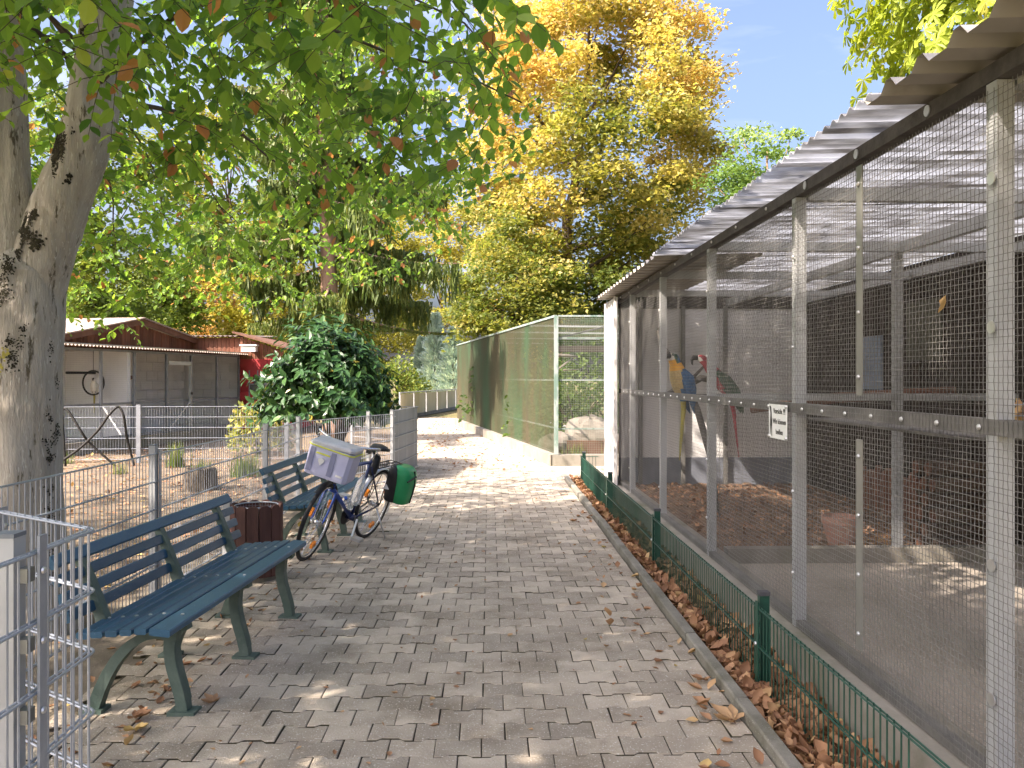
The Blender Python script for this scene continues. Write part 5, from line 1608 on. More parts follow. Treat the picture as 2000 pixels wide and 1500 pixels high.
# rope arches
def rope(label, pts):
    m_ = MB(); pts = np.array(pts); t_ = np.linspace(0, len(pts) - 1, 40)
    # Catmull-Rom smoothing
    out = []
    for q_ in t_:
        i = min(int(q_), len(pts) - 2); f_ = q_ - i
        p = [pts[max(i - 1, 0)], pts[i], pts[i + 1], pts[min(i + 2, len(pts) - 1)]]
        out.append(.5 * ((2 * p[1]) + (-p[0] + p[2]) * f_ + (2 * p[0] - 5 * p[1] + 4 * p[2] - p[3]) * f_ ** 2 + (-p[0] + 3 * p[1] - 3 * p[2] + p[3]) * f_ ** 3))
    m_.tube(out, .022, 8); m_.build('rope_arch', M['hose'], None, smooth=True, label=label, category='rope', group='stiff black rope arches')


rope('black rope arch rising beside the tree trunk and crossing the other', [at(128, 15.0, z=-.02), at(122, 15.0, 820), at(124, 15.0, 799), at(135, 15.0, 805), at(160, 15.0, 845), at(178, 15.1, 868), at(225, 15.2, z=-.03)])
rope('black rope arch climbing from the trunk foot to its crest by the paddock post', [at(95, 14.6, z=-.03), at(150, 14.8, 880), at(190, 14.9, 842), at(215, 14.9, 808), at(232, 15.0, 795), at(242, 15.0, 815), at(248, 15.1, 855), at(262, 15.2, z=-.03)])
# white box under the red gable
b = MB(); wb = at(487, 23.6, 680); b.box(-.20, .20, -.12, .12, -.10, .06, c=wb); b.xform(lambda v: v)
wbx = thing('nest_box', 'small white nest box fixed below the gable of the crimson wall', 'box', tuple(wb - np.array([0, 0, .1])))
b.build('box', M['white'], wbx); MB().box(-.24, .24, -.15, .15, .062, .10, c=wb).build('lid', M['white'], wbx)
MB().box(-.05, .05, .12, .34, -.05, .02, c=wb).build('bracket', M['hutframe'], wbx)
# stump planter in the paddock
sp = at(392, 12.0, z=-.035)
st = thing('tree_stump', 'dark rotting tree stump in the paddock with weeds around it', 'stump', tuple(sp))
m = MB(); m.lathe([(.27, -.02), (.24, .08), (.215, .30), (.20, .31), (.14, .27), (.02, .26)], 18, c=sp); 
m.xform(lambda v: v + RNG.normal(0, .008, v.shape)); m.build('bark', M['darkbark'], st)

# ================================================================== MAIN TREE over the benches
TB = at(38, 5.25, z=0)
tree = thing('broadleaf_tree', 'big grey-barked forked tree with fresh green leaves overhanging the benches', 'tree', (TB[0], TB[1], -.035))


def vnoise(P, sc_):
    """smooth lattice noise, -1..1"""
    q_ = P * sc_; i = np.floor(q_).astype(int); f = q_ - i; f = f * f * (3 - 2 * f)
    out_ = 0
    for dx in (0, 1):
        for dy in (0, 1):
            for dz in (0, 1):
                hsh = ((i[:, 0] + dx) * 73856093 ^ (i[:, 1] + dy) * 19349663 ^ (i[:, 2] + dz) * 83492791) & 0xffff
                hsh = ((hsh * 40503) & 0xffff) / 32767.5 - 1
                out_ = out_ + hsh * np.where(dx, f[:, 0], 1 - f[:, 0]) * np.where(dy, f[:, 1], 1 - f[:, 1]) * np.where(dz, f[:, 2], 1 - f[:, 2])
    return out_


def bark_tube(pts, r, n=20, wob=.03):
    pts = np.asarray(pts, float); r = np.asarray(r, float)
    t0 = np.linspace(0, 1, len(pts)); n = n * 3; t1 = np.linspace(0, 1, len(pts) * 26)
    pp = np.stack([np.interp(t1, t0, pts[:, k]) for k in range(3)], 1)
    for _ in range(130):
        pp[1:-1] = (pp[:-2] + 2 * pp[1:-1] + pp[2:]) / 4
    rr = np.interp(t1, t0, r)
    m = MB(); m.tube(pp, rr, n)

    def w(v):
        f = np.sin(v[:, 2] * 5.1 + v[:, 0] * 9) * .5 + np.sin(v[:, 2] * 11 + v[:, 1] * 13) * .3 + np.sin(np.arctan2(v[:, 1] - pts[0, 1], v[:, 0] - pts[0, 0]) * 4 + v[:, 2] * 1.2) * .6
        c = np.stack([np.interp(v[:, 2], pp[:, 2], pp[:, k]) for k in range(2)], 1) if pp[-1, 2] - pp[0, 2] > .5 else v[:, :2]
        d = v[:, :2] - c
        v = v.copy()
        st_ = np.array([1, 1, .45])
        k_ = .012 * vnoise(v * st_, 9) + .007 * vnoise(v * st_, 24) + .0045 * np.abs(vnoise(v * st_, 60))
        v[:, :2] = c + d * (1 + wob * f)[:, None] + unit(d) * k_[:, None]
        return v
    return m.xform(w)


d = 5.25
trunk_pts = [at(38, d, z=-.08), at(38, d, z=.15), at(42, d, z=.7), at(44, d, 720), at(46, d, 600), at(48, d, 530), at(50, d, 490), at(50, d, 465)]
m = bark_tube(trunk_pts, [.36, .27, .235, .225, .235, .235, .15, .02], 28)
tr = m.build('trunk', M['bark'], tree, smooth=True)
stemR = [at(60, d, 600), at(78, d, 520), at(108, d, 430), at(150, d, 330), at(178, d, 230), at(198, d, 120), at(212, d, 0), at(222, d + .1, -160), at(250, d + .3, -420), at(240, d, -800)]
m = bark_tube(stemR, [.17, .18, .165, .155, .15, .145, .14, .13, .11, .08], 22, .02); m.build('stem', M['bark'], tree, smooth=True)
stemL = [at(24, d, 600), at(22, d, 480), at(16, d, 330), at(8, d, 180), at(2, d - .05, 0), at(-20, d - .1, -200), at(-60, d - .2, -500), at(-40, d, -800)]
m = bark_tube(stemL, [.19, .175, .125, .125, .12, .11, .09, .07], 22, .02); m.build('stem', M['bark'], tree, smooth=True)


# moss and lichen patches on the bark: thin crusts standing proud of it
def crust(name, centre_line, rad, spots, mat, sz):
    cl = np.asarray(centre_line); P_, N_ = [], []
    for z, a_, n_, sa, sz_ in spots:
        nk_ = max(3, n_ // 22); kc = RNG.integers(0, nk_, n_); kz = RNG.normal(z, sz_, nk_); ka = RNG.normal(a_, sa, nk_)
        zz = kz[kc] + RNG.normal(0, .022, n_); aa = ka[kc] + RNG.normal(0, .07, n_)
        cx_ = np.interp(zz, cl[:, 2], cl[:, 0]); cy_ = np.interp(zz, cl[:, 2], cl[:, 1]); rr_ = np.interp(zz, cl[:, 2], rad) * 1.015
        nn_ = np.c_[np.cos(aa), np.sin(aa), np.zeros(n_)]
        P_.append(np.c_[cx_, cy_, zz] + nn_ * rr_[:, None]); N_.append(nn_)
    P_ = np.concatenate(P_); N_ = np.concatenate(N_); n_ = len(P_)
    D_ = unit(np.cross(N_, rdir(n_)))
    leaves(name, tree, mat, P_ - D_ * sz / 2 * RNG.uniform(.3, 1, n_)[:, None], D_, N_, RNG.uniform(.4, 1, n_) * sz, RNG.random(n_), (np.array([[0, 0, 0], [.3, .35, .10], [.8, .3, .12], [1, 0, .04], [.75, -.33, .10], [.25, -.3, .08]]), [np.array([[0, 5, 4, 3, 2, 1]])]), 1.0, kind='stuff')


toc = -math.pi / 2
SR = np.array(stemR[:7]); RR = [.17, .18, .165, .155, .15, .145, .14]
crust('moss', SR, RR, [(z_, toc - .75, 420, .26, .10) for z_ in np.arange(2.3, 3.6, .13)] + [(z_, toc - .3, 60, .30, .10) for z_ in np.arange(2.3, 3.6, .13)] + [(2.2, toc - .6, 300, .4, .14)], M['moss'], .024)
TP = np.array(trunk_pts[:6]); TR = [.36, .27, .235, .225, .235, .235]
crust('moss_crust', TP, TR, [(2.15, toc - .1, 380, .16, .09), (1.78, toc + .25, 160, .2, .10), (1.2, toc + 1.25, 420, .10, .4), (1.45, toc - .3, 110, .25, .15), (1.0, toc, 60, .4, .3)], M['moss'], .016)
crust('lichen', TP, TR, [(1.72, toc + .05, 24, .06, .035), (1.62, toc - .12, 20, .05, .03), (1.66, toc - .45, 14, .05, .02), (1.45, toc - .2, 8, .05, .02), (2.25, toc - .5, 12, .06, .02), (1.0, toc - .3, 5, .05, .02), (.85, toc - .1, 5, .05, .02)], M['lichen'], .028)


def zlow(x, y):
    s1 = np.clip((-1.6 - x) / 2.2, 0, 1); s1 = s1 * s1 * (3 - 2 * s1)
    return 2.74 - .48 * s1 + .05 * np.clip(y - 5, 0, 6) * (1 - s1) + .16 * np.sin(1.9 * x + 1.3 * y) + .12 * np.sin(3.7 * y - 2.3 * x + 1)


# limbs
limbs = []
for k in range(13):
    st_ = (SR if k % 2 else np.array(stemL[:6]))
    i0 = RNG.integers(3, len(st_) if k % 2 else 6); p0 = st_[min(i0, len(st_) - 1)].copy(); p0[2] = min(p0[2] + RNG.uniform(0, .8), 5.5)
    a_ = RNG.uniform(-2.2, 1.9); Lh = RNG.uniform(2.0, 4.6)
    tgt = p0 + np.array([math.cos(a_) * Lh, math.sin(a_) * Lh, 0]); tgt[0] = min(tgt[0], .1); tgt[2] = max(zlow(tgt[0], tgt[1]) + RNG.uniform(.1, .9), 2.3)
    mid = (p0 + tgt) / 2 + np.array([RNG.normal(0, .25), RNG.normal(0, .25), RNG.uniform(.2, .6)])
    t_ = np.linspace(0, 1, 9)[:, None]; pts = (1 - t_) ** 2 * p0 + 2 * t_ * (1 - t_) * mid + t_ ** 2 * tgt + np.cumsum(RNG.normal(0, .045, (9, 3)), 0) * t_
    limbs.append(pts)
    m = MB(); m.tube(pts, np.linspace(.020, .004, 9), 7); m.build('limb', M['twig'], tree, smooth=True)


def sprays(cent, n_leaf, Lt, leaf, droop=.55):
    """leafy twigs: alternate leaves along a drooping stalk"""
    n = len(cent)
    a_ = RNG.uniform(0, 2 * math.pi, n); dr = RNG.uniform(.2, 1.0, n) * droop
    D = unit(np.c_[np.cos(a_), np.sin(a_), -dr])
    L = RNG.uniform(.7, 1.3, n) * Lt
    P0 = cent - D * (L / 2)[:, None]
    Sd = unit(np.cross(D, np.array([0, 0, 1.0])))
    Pl, Dl, Nl, Sl = [], [], [], []
    for k in range(n_leaf):
        f = (k + .6) / n_leaf
        sgn = 1 if k % 2 else -1
        p = P0 + D * (L * f)[:, None] - np.array([0, 0, 1.0]) * (L * f * f * .25)[:, None]
        dd = unit(D * .55 + Sd * sgn * RNG.uniform(.5, 1.0, n)[:, None] + np.array([0, 0, -1.0]) * RNG.uniform(.1, 1.0, n)[:, None] + RNG.normal(0, .18, (n, 3)))
        nn_ = np.array([0, 0, 1.0]) + RNG.normal(0, .45, (n, 3))
        Pl.append(p); Dl.append(dd); Nl.append(nn_); Sl.append(leaf * RNG.uniform(.65, 1.2, n) * (1 if k < n_leaf - 2 else .8))
    ends = np.stack([P0, P0 + D * (L * .5)[:, None] - np.array([0, 0, 1.0]) * (L * .0625)[:, None], P0 + D * L[:, None] - np.array([0, 0, 1.0]) * (L * .25)[:, None]], 1)
    return np.concatenate(Pl), np.concatenate(Dl), np.concatenate(Nl), np.concatenate(Sl), ends


# visible lower crown: sprays through the volume between the lower surface and just above the frame
N = 15000
C = np.c_[RNG.uniform(-9.0, .35, N), RNG.uniform(1.9, 11.5, N), RNG.uniform(2.0, 6.6, N)]
zl = zlow(C[:, 0], C[:, 1])
h = C[:, 2] - zl
keep = h > 0
dcam = C[:, 0] * SA + C[:, 1] * CA
cpx = 1000 + F * (C[:, 0] * CA - C[:, 1] * SA) / dcam
cpy = HORIZON - F * (C[:, 2] - CAMH) / dcam
keep &= cpy > -220
edge = 0.12 - .5 * np.clip((C[:, 2] - 3.2), -1, 1) * 0 + .18 * np.sin(2.3 * C[:, 1]) + .22 * np.sin(4 * C[:, 2])
edge = edge - .16 * np.clip(C[:, 1] - 5.5, 0, 8)
keep &= C[:, 0] < edge
clump = np.sin(1.7 * C[:, 0] + 2.1 * C[:, 2]) + np.sin(2.2 * C[:, 1] - 1.4 * C[:, 0] + .7) + np.sin(2.9 * C[:, 2] + 1.1 * C[:, 1])
keep &= RNG.random(N) < np.clip(.50 + .30 * clump, .03, 1) * np.where(C[:, 0] < -4.6, .6, 1.0) * np.where(h > 1.0, .46, .92)
rt = np.hypot(C[:, 0] - TB[0], C[:, 1] - TB[1])
keep &= ~((dcam < 5.5) & (cpx < 260) & (cpy > 130) & (RNG.random(N) < .93))          # keep the trunk clear, as it grows no twigs there
keep &= ~((dcam < 3.0) & (RNG.random(N) < .75))
keep &= dcam > 2.3
C = C[keep]
NE = 190
C = np.concatenate([C, np.c_[RNG.uniform(-1.9, .12, NE), RNG.uniform(2.7, 4.6, NE), RNG.uniform(2.72, 3.7, NE)], np.c_[RNG.uniform(-3.2, -1.6, 60), RNG.uniform(2.8, 4.6, 60), RNG.uniform(3.0, 3.9, 60)]])
Pl, Dl, Nl, Sl, ends = sprays(C, 9, .42, .086)
nl = len(Pl)
Rn = np.clip(RNG.normal(.42, .22, nl), 0, .93); br = RNG.random(nl) < .035; Rn[br] = RNG.uniform(.965, 1, br.sum())
leaves('crown', tree, M['leaf_main'], Pl, Dl, Nl, Sl, Rn, LEAF12, RNG.uniform(.85, 1.1, nl), kind='stuff')
m = MB(); m.bars(ends[:, 0], ends[:, 1], .0022, 3); m.bars(ends[:, 1], ends[:, 2], .0016, 3); m.build('twigs', M['twig'], tree, kind='stuff')
# upper crown above the frame: shades the ground
N = 11000
C2 = np.c_[RNG.normal(-4.8, 3.3, N), RNG.normal(1.8, 4.2, N), RNG.uniform(4.6, 11.5, N)]
dc = C2[:, 0] * SA + C2[:, 1] * CA
vis_ = (dc > .5) & ((HORIZON - F * (C2[:, 2] - CAMH) / np.maximum(dc, .5)) > -160)
xg = C2[:, 0] + C2[:, 2] * .848 + .5 * np.sin(1.3 * C2[:, 1])
mk2 = (~vis_ & (C2[:, 0] < 1.2) & (C2[:, 1] < 12) & (xg < 3.4) & (C2[:, 1] + C2[:, 2] * .53 < 10.6 + np.sin(2 * C2[:, 0])))
C2 = C2[mk2]
cl2 = np.sin(1.1 * C2[:, 0]) + np.sin(1.3 * C2[:, 1] + 1) + np.sin(1.2 * C2[:, 2])
C2 = C2[RNG.random(len(C2)) < np.clip(.42 + .25 * cl2, .10, 1) + .62 * ((xg[mk2] > -1.5) & (C2[:, 1] + C2[:, 2] * .53 > 2))]
Pl, Dl, Nl, Sl, ends = sprays(C2, 7, .7, .22)
leaves('upper_crown', tree, M['leaf_main'], Pl, Dl, Nl, Sl, np.clip(RNG.normal(.4, .2, len(Pl)), 0, .93), LEAF4, 1.0, kind='stuff')
for k in range(14):
    p0 = (stemR if k % 2 else stemL)[RNG.integers(6, 8)]; p1 = C2[RNG.integers(len(C2))]
    if np.linalg.norm(p1 - p0) < 6:
        m = MB(); mid = (p0 + p1) / 2 + np.array([0, 0, .5]); m.tube(bez(p0, mid, mid, p1, 8), np.linspace(.05, .012, 8), 6); m.build('limb', M['twig'], tree, smooth=True)


# ================================================================== generic clumped tree
def clump_tree(name, label, base, trunk_h, trunk_r, centre, rad, n_clump, per, leaf, mat, rfun, flat=.55, csize=.9, shell=.55, group=None, bark='darkbark', limbs_n=9, hole=0.0, lean=(0, 0), tpl=LEAF4):
    base = np.asarray(base, float); centre = np.asarray(centre, float); rad = np.asarray(rad, float)
    t = thing(name, label, 'tree', tuple(base), group)
    top = np.array([centre[0], centre[1], centre[2] + rad[2] * .55])
    k = np.linspace(0, 1, 9)[:, None]
    ax = base + (top - base) * k; ax[1:-1, :2] += RNG.normal(0, trunk_r * .7, (7, 2))
    m = MB(); m.tube(ax, trunk_r * np.linspace(1.15, .18, 9), 10); m.build('trunk', M[bark], t, smooth=True)
    dirs = rdir(n_clump, 1.0); rr = RNG.uniform(shell, 1.0, n_clump) ** .6
    CC = centre + dirs * rr[:, None] * rad
    CC = CC[CC[:, 2] > base[2] + trunk_h]
    for j_ in range(min(limbs_n, len(CC))):
        p1 = CC[j_]; f = np.clip((p1[2] - base[2]) / (top[2] - base[2]) * .75, .1, .9); p0 = base + (top - base) * f
        mid = (p0 + p1) / 2 + np.array([0, 0, -.05 * rad[2]])
        m = MB(); m.tube(bez(p0, mid, mid, p1, 7), np.linspace(trunk_r * .35, trunk_r * .05, 7), 6); m.build('limb', M[bark], t, smooth=True)
    P_, R_, Nn = [], [], []
    for c in CC:
        s_ = csize * RNG.uniform(.6, 1.3); q_ = np.clip(RNG.normal(0, 1, (per, 3)), -1.7, 1.7) * np.array([s_, s_, s_ * flat]) * .55
        q_[:, 2] -= .10 * (q_[:, 0] ** 2 + q_[:, 1] ** 2) / max(s_, .1)
        P_.append(c + q_); b0 = rfun(c); R_.append(np.clip(b0 + RNG.normal(0, .10, per), 0, 1))
        Nn.append(np.repeat(unit(np.array([[0, 0, 1.0]]) * .8 + rdir(1) * .5), per, 0) + rdir(per) * .75)
    P_ = np.concatenate(P_); R_ = np.concatenate(R_); Nn = np.concatenate(Nn)
    D_ = rdir(len(P_), .5)
    leaves('crown', t, mat, P_, D_, Nn, leaf * RNG.uniform(.6, 1.3, len(P_)), R_, tpl, 1.0, kind='stuff')
    return t


ph = RNG.uniform(0, 6, 8)


def maple_r(c):
    hgt = (c[2] - 4) / 13.0
    return np.clip(.20 + .55 * hgt + .16 * math.sin(.9 * c[0] + ph[0]) + .12 * math.sin(1.1 * c[2] + .8 * c[1] + ph[1]) + RNG.normal(0, .13), 0, .86)


mb_ = at(1085, 33, z=-.05)
clump_tree('gold_tree', 'tall tree turning gold and orange behind the far aviary', mb_, 3.2, .30, at(1150, 33, z=11.2), (5.2, 4.2, 8.4), 380, 240, .20, M['leaf_maple'], maple_r, .45, 1.0, .45, limbs_n=22)
clump_tree('shade_tree', 'dark lower tree with orange-tipped green leaves left of the gold one', at(1012, 30, z=-.05), 2.0, .16, at(1012, 30, z=4.6), (2.3, 2.0, 3.0), 75, 230, .17, M['leaf_maple'], lambda c: np.clip(.16 + RNG.normal(0, .12) + (.5 if RNG.random() < .08 else 0), 0, .9), .5, .8, .3, limbs_n=8)
clump_tree('locust_tree', 'airy pale green feathery tree behind the aviary roof', at(1515, 24, z=-.05), 3.5, .14, at(1498, 24, z=7.3), (1.9, 1.6, 1.5), 42, 170, .13, M['leaf_locust'], lambda c: np.clip(.25 + .22 * (c[2] - 6.4) + RNG.normal(0, .12), 0, 1), .35, .55, .3, bark='sprucebark', limbs_n=14)

# background trees
BGT = [
    ('yellow_tree', 'glowing yellow tree seen between the spruce and the gold tree', 860, 62, 9.8, (4.4, 3.6, 7.0), M['leaf_yellow'], .6),
    ('yellow_tree', 'yellow-green tree directly behind the laurel bush and spruce', 715, 52, 7.2, (3.7, 3.2, 6.0), M['leaf_yellow'], .35),
    ('yellow_tree', 'pale yellow tree over the crimson hut wall', 505, 43, 5.6, (2.6, 2.6, 4.4), M['leaf_yellow'], .55),
    ('peach_tree', 'peach-coloured autumn tree over the roof of the hut', 392, 46, 5.2, (1.9, 1.9, 3.6), M['leaf_peach'], .5),
    ('green_tree', 'light green tree just left of the peach-coloured one', 318, 40, 4.9, (1.4, 1.4, 3.2), M['leaf_green'], .7),
    ('green_tree', 'broad yellow-green tree rising behind the hut near the forked trunk', 175, 34, 8.0, (3.2, 3, 6.0), M['leaf_green'], .75),
    ('green_tree', 'tall mid-green tree far behind the spruce top', 590, 44, 13.0, (3.6, 3.2, 5.0), M['leaf_green'], .6),
    ('yellow_tree', 'tall yellowish tree above the peach tree and hut', 445, 50, 13.5, (3.4, 3.0, 4.5), M['leaf_yellow'], .2),
]
for nm, lb, px, dd, zc, rad, mt, r0 in BGT:
    c = at(px, dd, z=zc)
    clump_tree(nm, lb, at(px, dd, z=-.05), 1.0, .18, c, rad, int(26 + rad[0] * rad[2] * 3.2), 170, .24, mt, (lambda c_, r0=r0, zc=zc, rz=rad[2]: np.clip(r0 + .12 * (c_[2] - zc) / rz + RNG.normal(0, .12), 0, 1)), .5, 1.0, .35, group='autumn trees in the park behind')
# low shrubs beyond the far fence
def shrub(name, label, base, rad, n, leaf, mat, rr, cat='shrub', stems=6, tpl=LEAF4, W=1.0, group=None):
    base = np.asarray(base, float); t = thing(name, label, cat, tuple(base), group)
    rad = np.asarray(rad, float)
    dirs = rdir(n); dirs[:, 2] = np.abs(dirs[:, 2]) * 1.0
    q_ = base + np.array([0, 0, rad[2] * .12]) + dirs * rad * (RNG.uniform(.45, 1.0, n) ** .5)[:, None] * (1 + .15 * np.sin(dirs[:, :1] * 7 + dirs[:, 1:2] * 5))
    leaves('foliage', t, mat, q_, unit(dirs + rdir(n) * .8 - np.array([0, 0, .3])), dirs * .5 + rdir(n) * .8 + np.array([0, 0, .4]), leaf * RNG.uniform(.6, 1.3, n), np.clip(rr + RNG.normal(0, .2, n), 0, 1), tpl, W, kind='stuff')
    for k in range(stems):
        a_ = RNG.uniform(0, 6.28); e_ = base + np.array([math.cos(a_) * rad[0] * .6, math.sin(a_) * rad[1] * .6, rad[2] * .75])
        m = MB(); mid = base + np.array([math.cos(a_) * rad[0] * .15, math.sin(a_) * rad[1] * .15, rad[2] * .4]); m.tube(bez(base, mid, mid, e_, 7), np.linspace(.03, .006, 7) * min(1, rad[2]), 6); m.build('stem', M['twig'], t, smooth=True)
    return t


shrub('yellow_shrub', 'golden shrub behind the screen fence at the far bend', at(806, 47.5, z=-.05), (.9, .9, 1.7), 2600, .18, M['leaf_yellow'], .55)
shrub('yellow_shrub', 'greenish shrub left of the golden one behind the screen fence', at(775, 41, z=-.05), (1.6, 1.4, 2.3), 2600, .18, M['leaf_green'], .75)
shrub('aviary_shrub', 'leafy green shrub inside the far aviary behind the boulders', (2.0, 19.2, -.05), (1.6, 1.0, 2.0), 2600, .12, M['leaf_green'], .25, stems=8)
shrub('aviary_shrub', 'second green shrub along the mesh side of the far aviary', (1.75, 21.0, -.05), (.8, 1.5, 1.5), 2200, .12, M['leaf_green'], .5, stems=8)
shrub('hedge_shrub', 'dark hedge shrub closing off the back of the far aviary', (3.6, 24.5, -.05), (4.2, 1.6, 3.0), 7000, .16, M['leaf_green'], .1, stems=8)

# laurel bush
lb_ = at(648, 14.2, z=-.04)
lau = thing('laurel_bush', 'dense glossy dark green laurel bush behind the fence in front of the crimson wall', 'bush', tuple(lb_))
nst = 800
dirs = rdir(nst); dirs[:, 2] = np.abs(dirs[:, 2]) * 1.15 - .18; dirs = unit(dirs)
rad = np.array([1.28, 1.10, 1.55])
tips = lb_ + np.array([0, 0, 1.16]) + dirs * rad * (RNG.uniform(.5, 1.0, nst) + .20 * ((RNG.random(nst) < .14) & (dirs[:, 2] > .25)))[:, None] * (1 + .10 * np.sin(5 * dirs[:, :1] + 3 * dirs[:, 2:3]) + .07 * np.sin(9 * dirs[:, 1:2] + 8 * dirs[:, :1]))
tips[:, 2] = np.maximum(tips[:, 2], .28)
Pl, Dl, Nl, Rl = [], [], [], []
for k in range(9):
    a_ = k * 2.4 + RNG.uniform(0, .5, nst)
    e1 = unit(np.cross(dirs, np.array([.3, .2, 1.0]))); e2 = np.cross(dirs, e1)
    o_ = np.cos(a_)[:, None] * e1 + np.sin(a_)[:, None] * e2
    Pl.append(tips - dirs * (.035 * k)); Dl.append(unit(dirs * .6 + o_ * .9 + np.array([0, 0, -.45]))); Nl.append(dirs + np.array([0, 0, .6]) + rdir(nst) * .3); Rl.append(np.clip(RNG.normal(.45, .22, nst), 0, .94))
Pl = np.concatenate(Pl); Rl = np.concatenate(Rl); Rl[RNG.random(len(Rl)) < .012] = 1.0
leaves('foliage', lau, M['leaf_laurel'], Pl, np.concatenate(Dl), np.concatenate(Nl), .17 * RNG.uniform(.7, 1.25, len(Pl)), Rl, LEAF8, .75, kind='stuff')
for k in range(16):
    a_ = RNG.uniform(0, 6.28); rr_ = RNG.uniform(.3, .9); e_ = lb_ + np.array([math.cos(a_) * rr_, math.sin(a_) * rr_, RNG.uniform(1.2, 1.9)])
    mid = lb_ + np.array([math.cos(a_) * .2, math.sin(a_) * .2, .7]); m = MB(); m.tube(bez(lb_ + np.array([.12 * math.cos(a_), .12 * math.sin(a_), 0]), mid, mid, e_, 8), np.linspace(.03, .006, 8), 6); m.build('stem', M['twig'], lau, smooth=True)
shrub('paddock_shrub', 'small leafy shrub with reddish tips at the foot of the crimson wall', at(505, 17.5, z=-.04), (.65, .6, 1.0), 900, .12, M['leaf_maple'], .3)

# ================================================================== weeping spruce
sb_ = at(646, 20.5, z=-.05)
spr = thing('weeping_spruce', 'tall spruce with reddish trunk and long hanging curtains of needles', 'tree', tuple(sb_))
ax = np.array([at(650, 20.5, z=-.05), at(646, 20.5, z=2.5), at(638, 20.5, z=6), at(630, 20.5, z=11), at(628, 20.5, z=17)])
m = MB(); m.tube(np.stack([np.interp(np.linspace(0, 4, 30), np.arange(5), ax[:, k]) for k in range(3)], 1), np.linspace(.26, .10, 30), 14); m.build('trunk', M['sprucebark'], spr, smooth=True)
SP, SD, SN, SS, SRn, SW = [], [], [], [], [], []
zb_list = list(np.linspace(3.3, 15.5, 46))
for i, zb in enumerate(zb_list):
    a_ = i * 2.4 + RNG.uniform(-.4, .4)
    if i == 6:
        a_ = -.15
    if i == 9:
        a_ = 3.3
    L = RNG.uniform(1.5, 3.2) if zb < 10 else RNG.uniform(1.0, 2.2)
    if i in (6, 9):
        L = 3.3
    p0 = np.array([np.interp(zb, ax[:, 2], ax[:, 0]), np.interp(zb, ax[:, 2], ax[:, 1]), zb])
    ho = np.array([math.cos(a_), math.sin(a_), 0])
    t_ = np.linspace(0, 1, 14)
    pts = p0 + ho * (L * t_)[:, None] + np.array([0, 0, 1.0]) * (-.55 * L * t_ * (1 - .55 * t_))[:, None] * .7
    m = MB(); m.tube(pts, np.linspace(.045, .010, 14), 6); m.build('limb', M['sprucebark'], spr, smooth=True)
    n_ = int(85 * L)
    f = RNG.uniform(.12, 1.0, n_); side = np.array([-ho[1], ho[0], 0])
    root = np.stack([np.interp(f, t_, pts[:, k]) for k in range(3)], 1) + side * (RNG.normal(0, .16, n_) * (.4 + f))[:, None]
    hl = RNG.uniform(.25, .95, n_) * (.6 + .5 * np.sin(f * 9 + i) ** 2)
    hl = np.maximum(np.minimum(hl, root[:, 2] - 2.75), .05)
    seg = 5
    drift = RNG.normal(0, .10, (n_, 3)); drift[:, 2] = 0
    for k in range(seg):
        p = root + np.array([0, 0, -1.0]) * (hl * k / seg)[:, None] + drift * (hl * k / seg)[:, None]
        for s_ in (0, 1):
            SP.append(p); SD.append(unit(np.array([0, 0, -1.0]) + drift + RNG.normal(0, .22, (n_, 3)))); SN.append(rdir(n_, .2)); SS.append(hl / seg * 1.5); SW.append((.035 + .02 * RNG.random(n_)) / (hl / seg * 1.5) * 1.25); SRn.append(np.clip(RNG.normal(.42, .2, n_) + .12 * math.sin(i), 0, 1))
    # short twigs on top of the limb
leaves('needle_curtains', spr, M['needle'], np.concatenate(SP), np.concatenate(SD), np.concatenate(SN), np.concatenate(SS), np.concatenate(SRn), STRIP, np.concatenate(SW), kind='stuff')


# blue conifers
def blue_conifer(label, px, dd, hgt, rad):
    base = at(px, dd, z=-.05); t = thing('blue_conifer', label, 'conifer', tuple(base), 'silver-blue conifers behind the far aviary')
    m = MB(); m.tube([base, base + np.array([0, 0, hgt * .95])], [.12, .02], 8); m.build('trunk', M['darkbark'], t)
    n = 9000; f = RNG.random(n) ** .75; z = f * hgt
    r_ = rad * (1 - f) ** .75 * RNG.uniform(.35, 1.0, n) * (1 + .2 * np.sin(f * 40)); a_ = RNG.uniform(0, 6.28, n)
    P_ = base + np.c_[r_ * np.cos(a_), r_ * np.sin(a_), z + .15]
    D_ = unit(np.c_[np.cos(a_), np.sin(a_), RNG.uniform(.2, 1.3, n)])
    leaves('needle_sprays', t, M['needle_blue'], P_, D_, rdir(n), RNG.uniform(.16, .34, n), RNG.random(n), STRIP, .2, kind='stuff')


blue_conifer('silver-blue conifer, tallest of the three beyond the far aviary', 850, 46.5, 5.0, 1.15)
blue_conifer('silver-blue conifer touching the edge of the far aviary', 886, 46, 4.2, 1.25)
blue_conifer('slim silver-blue conifer, leftmost of the three', 825, 47.5, 3.7, .95)

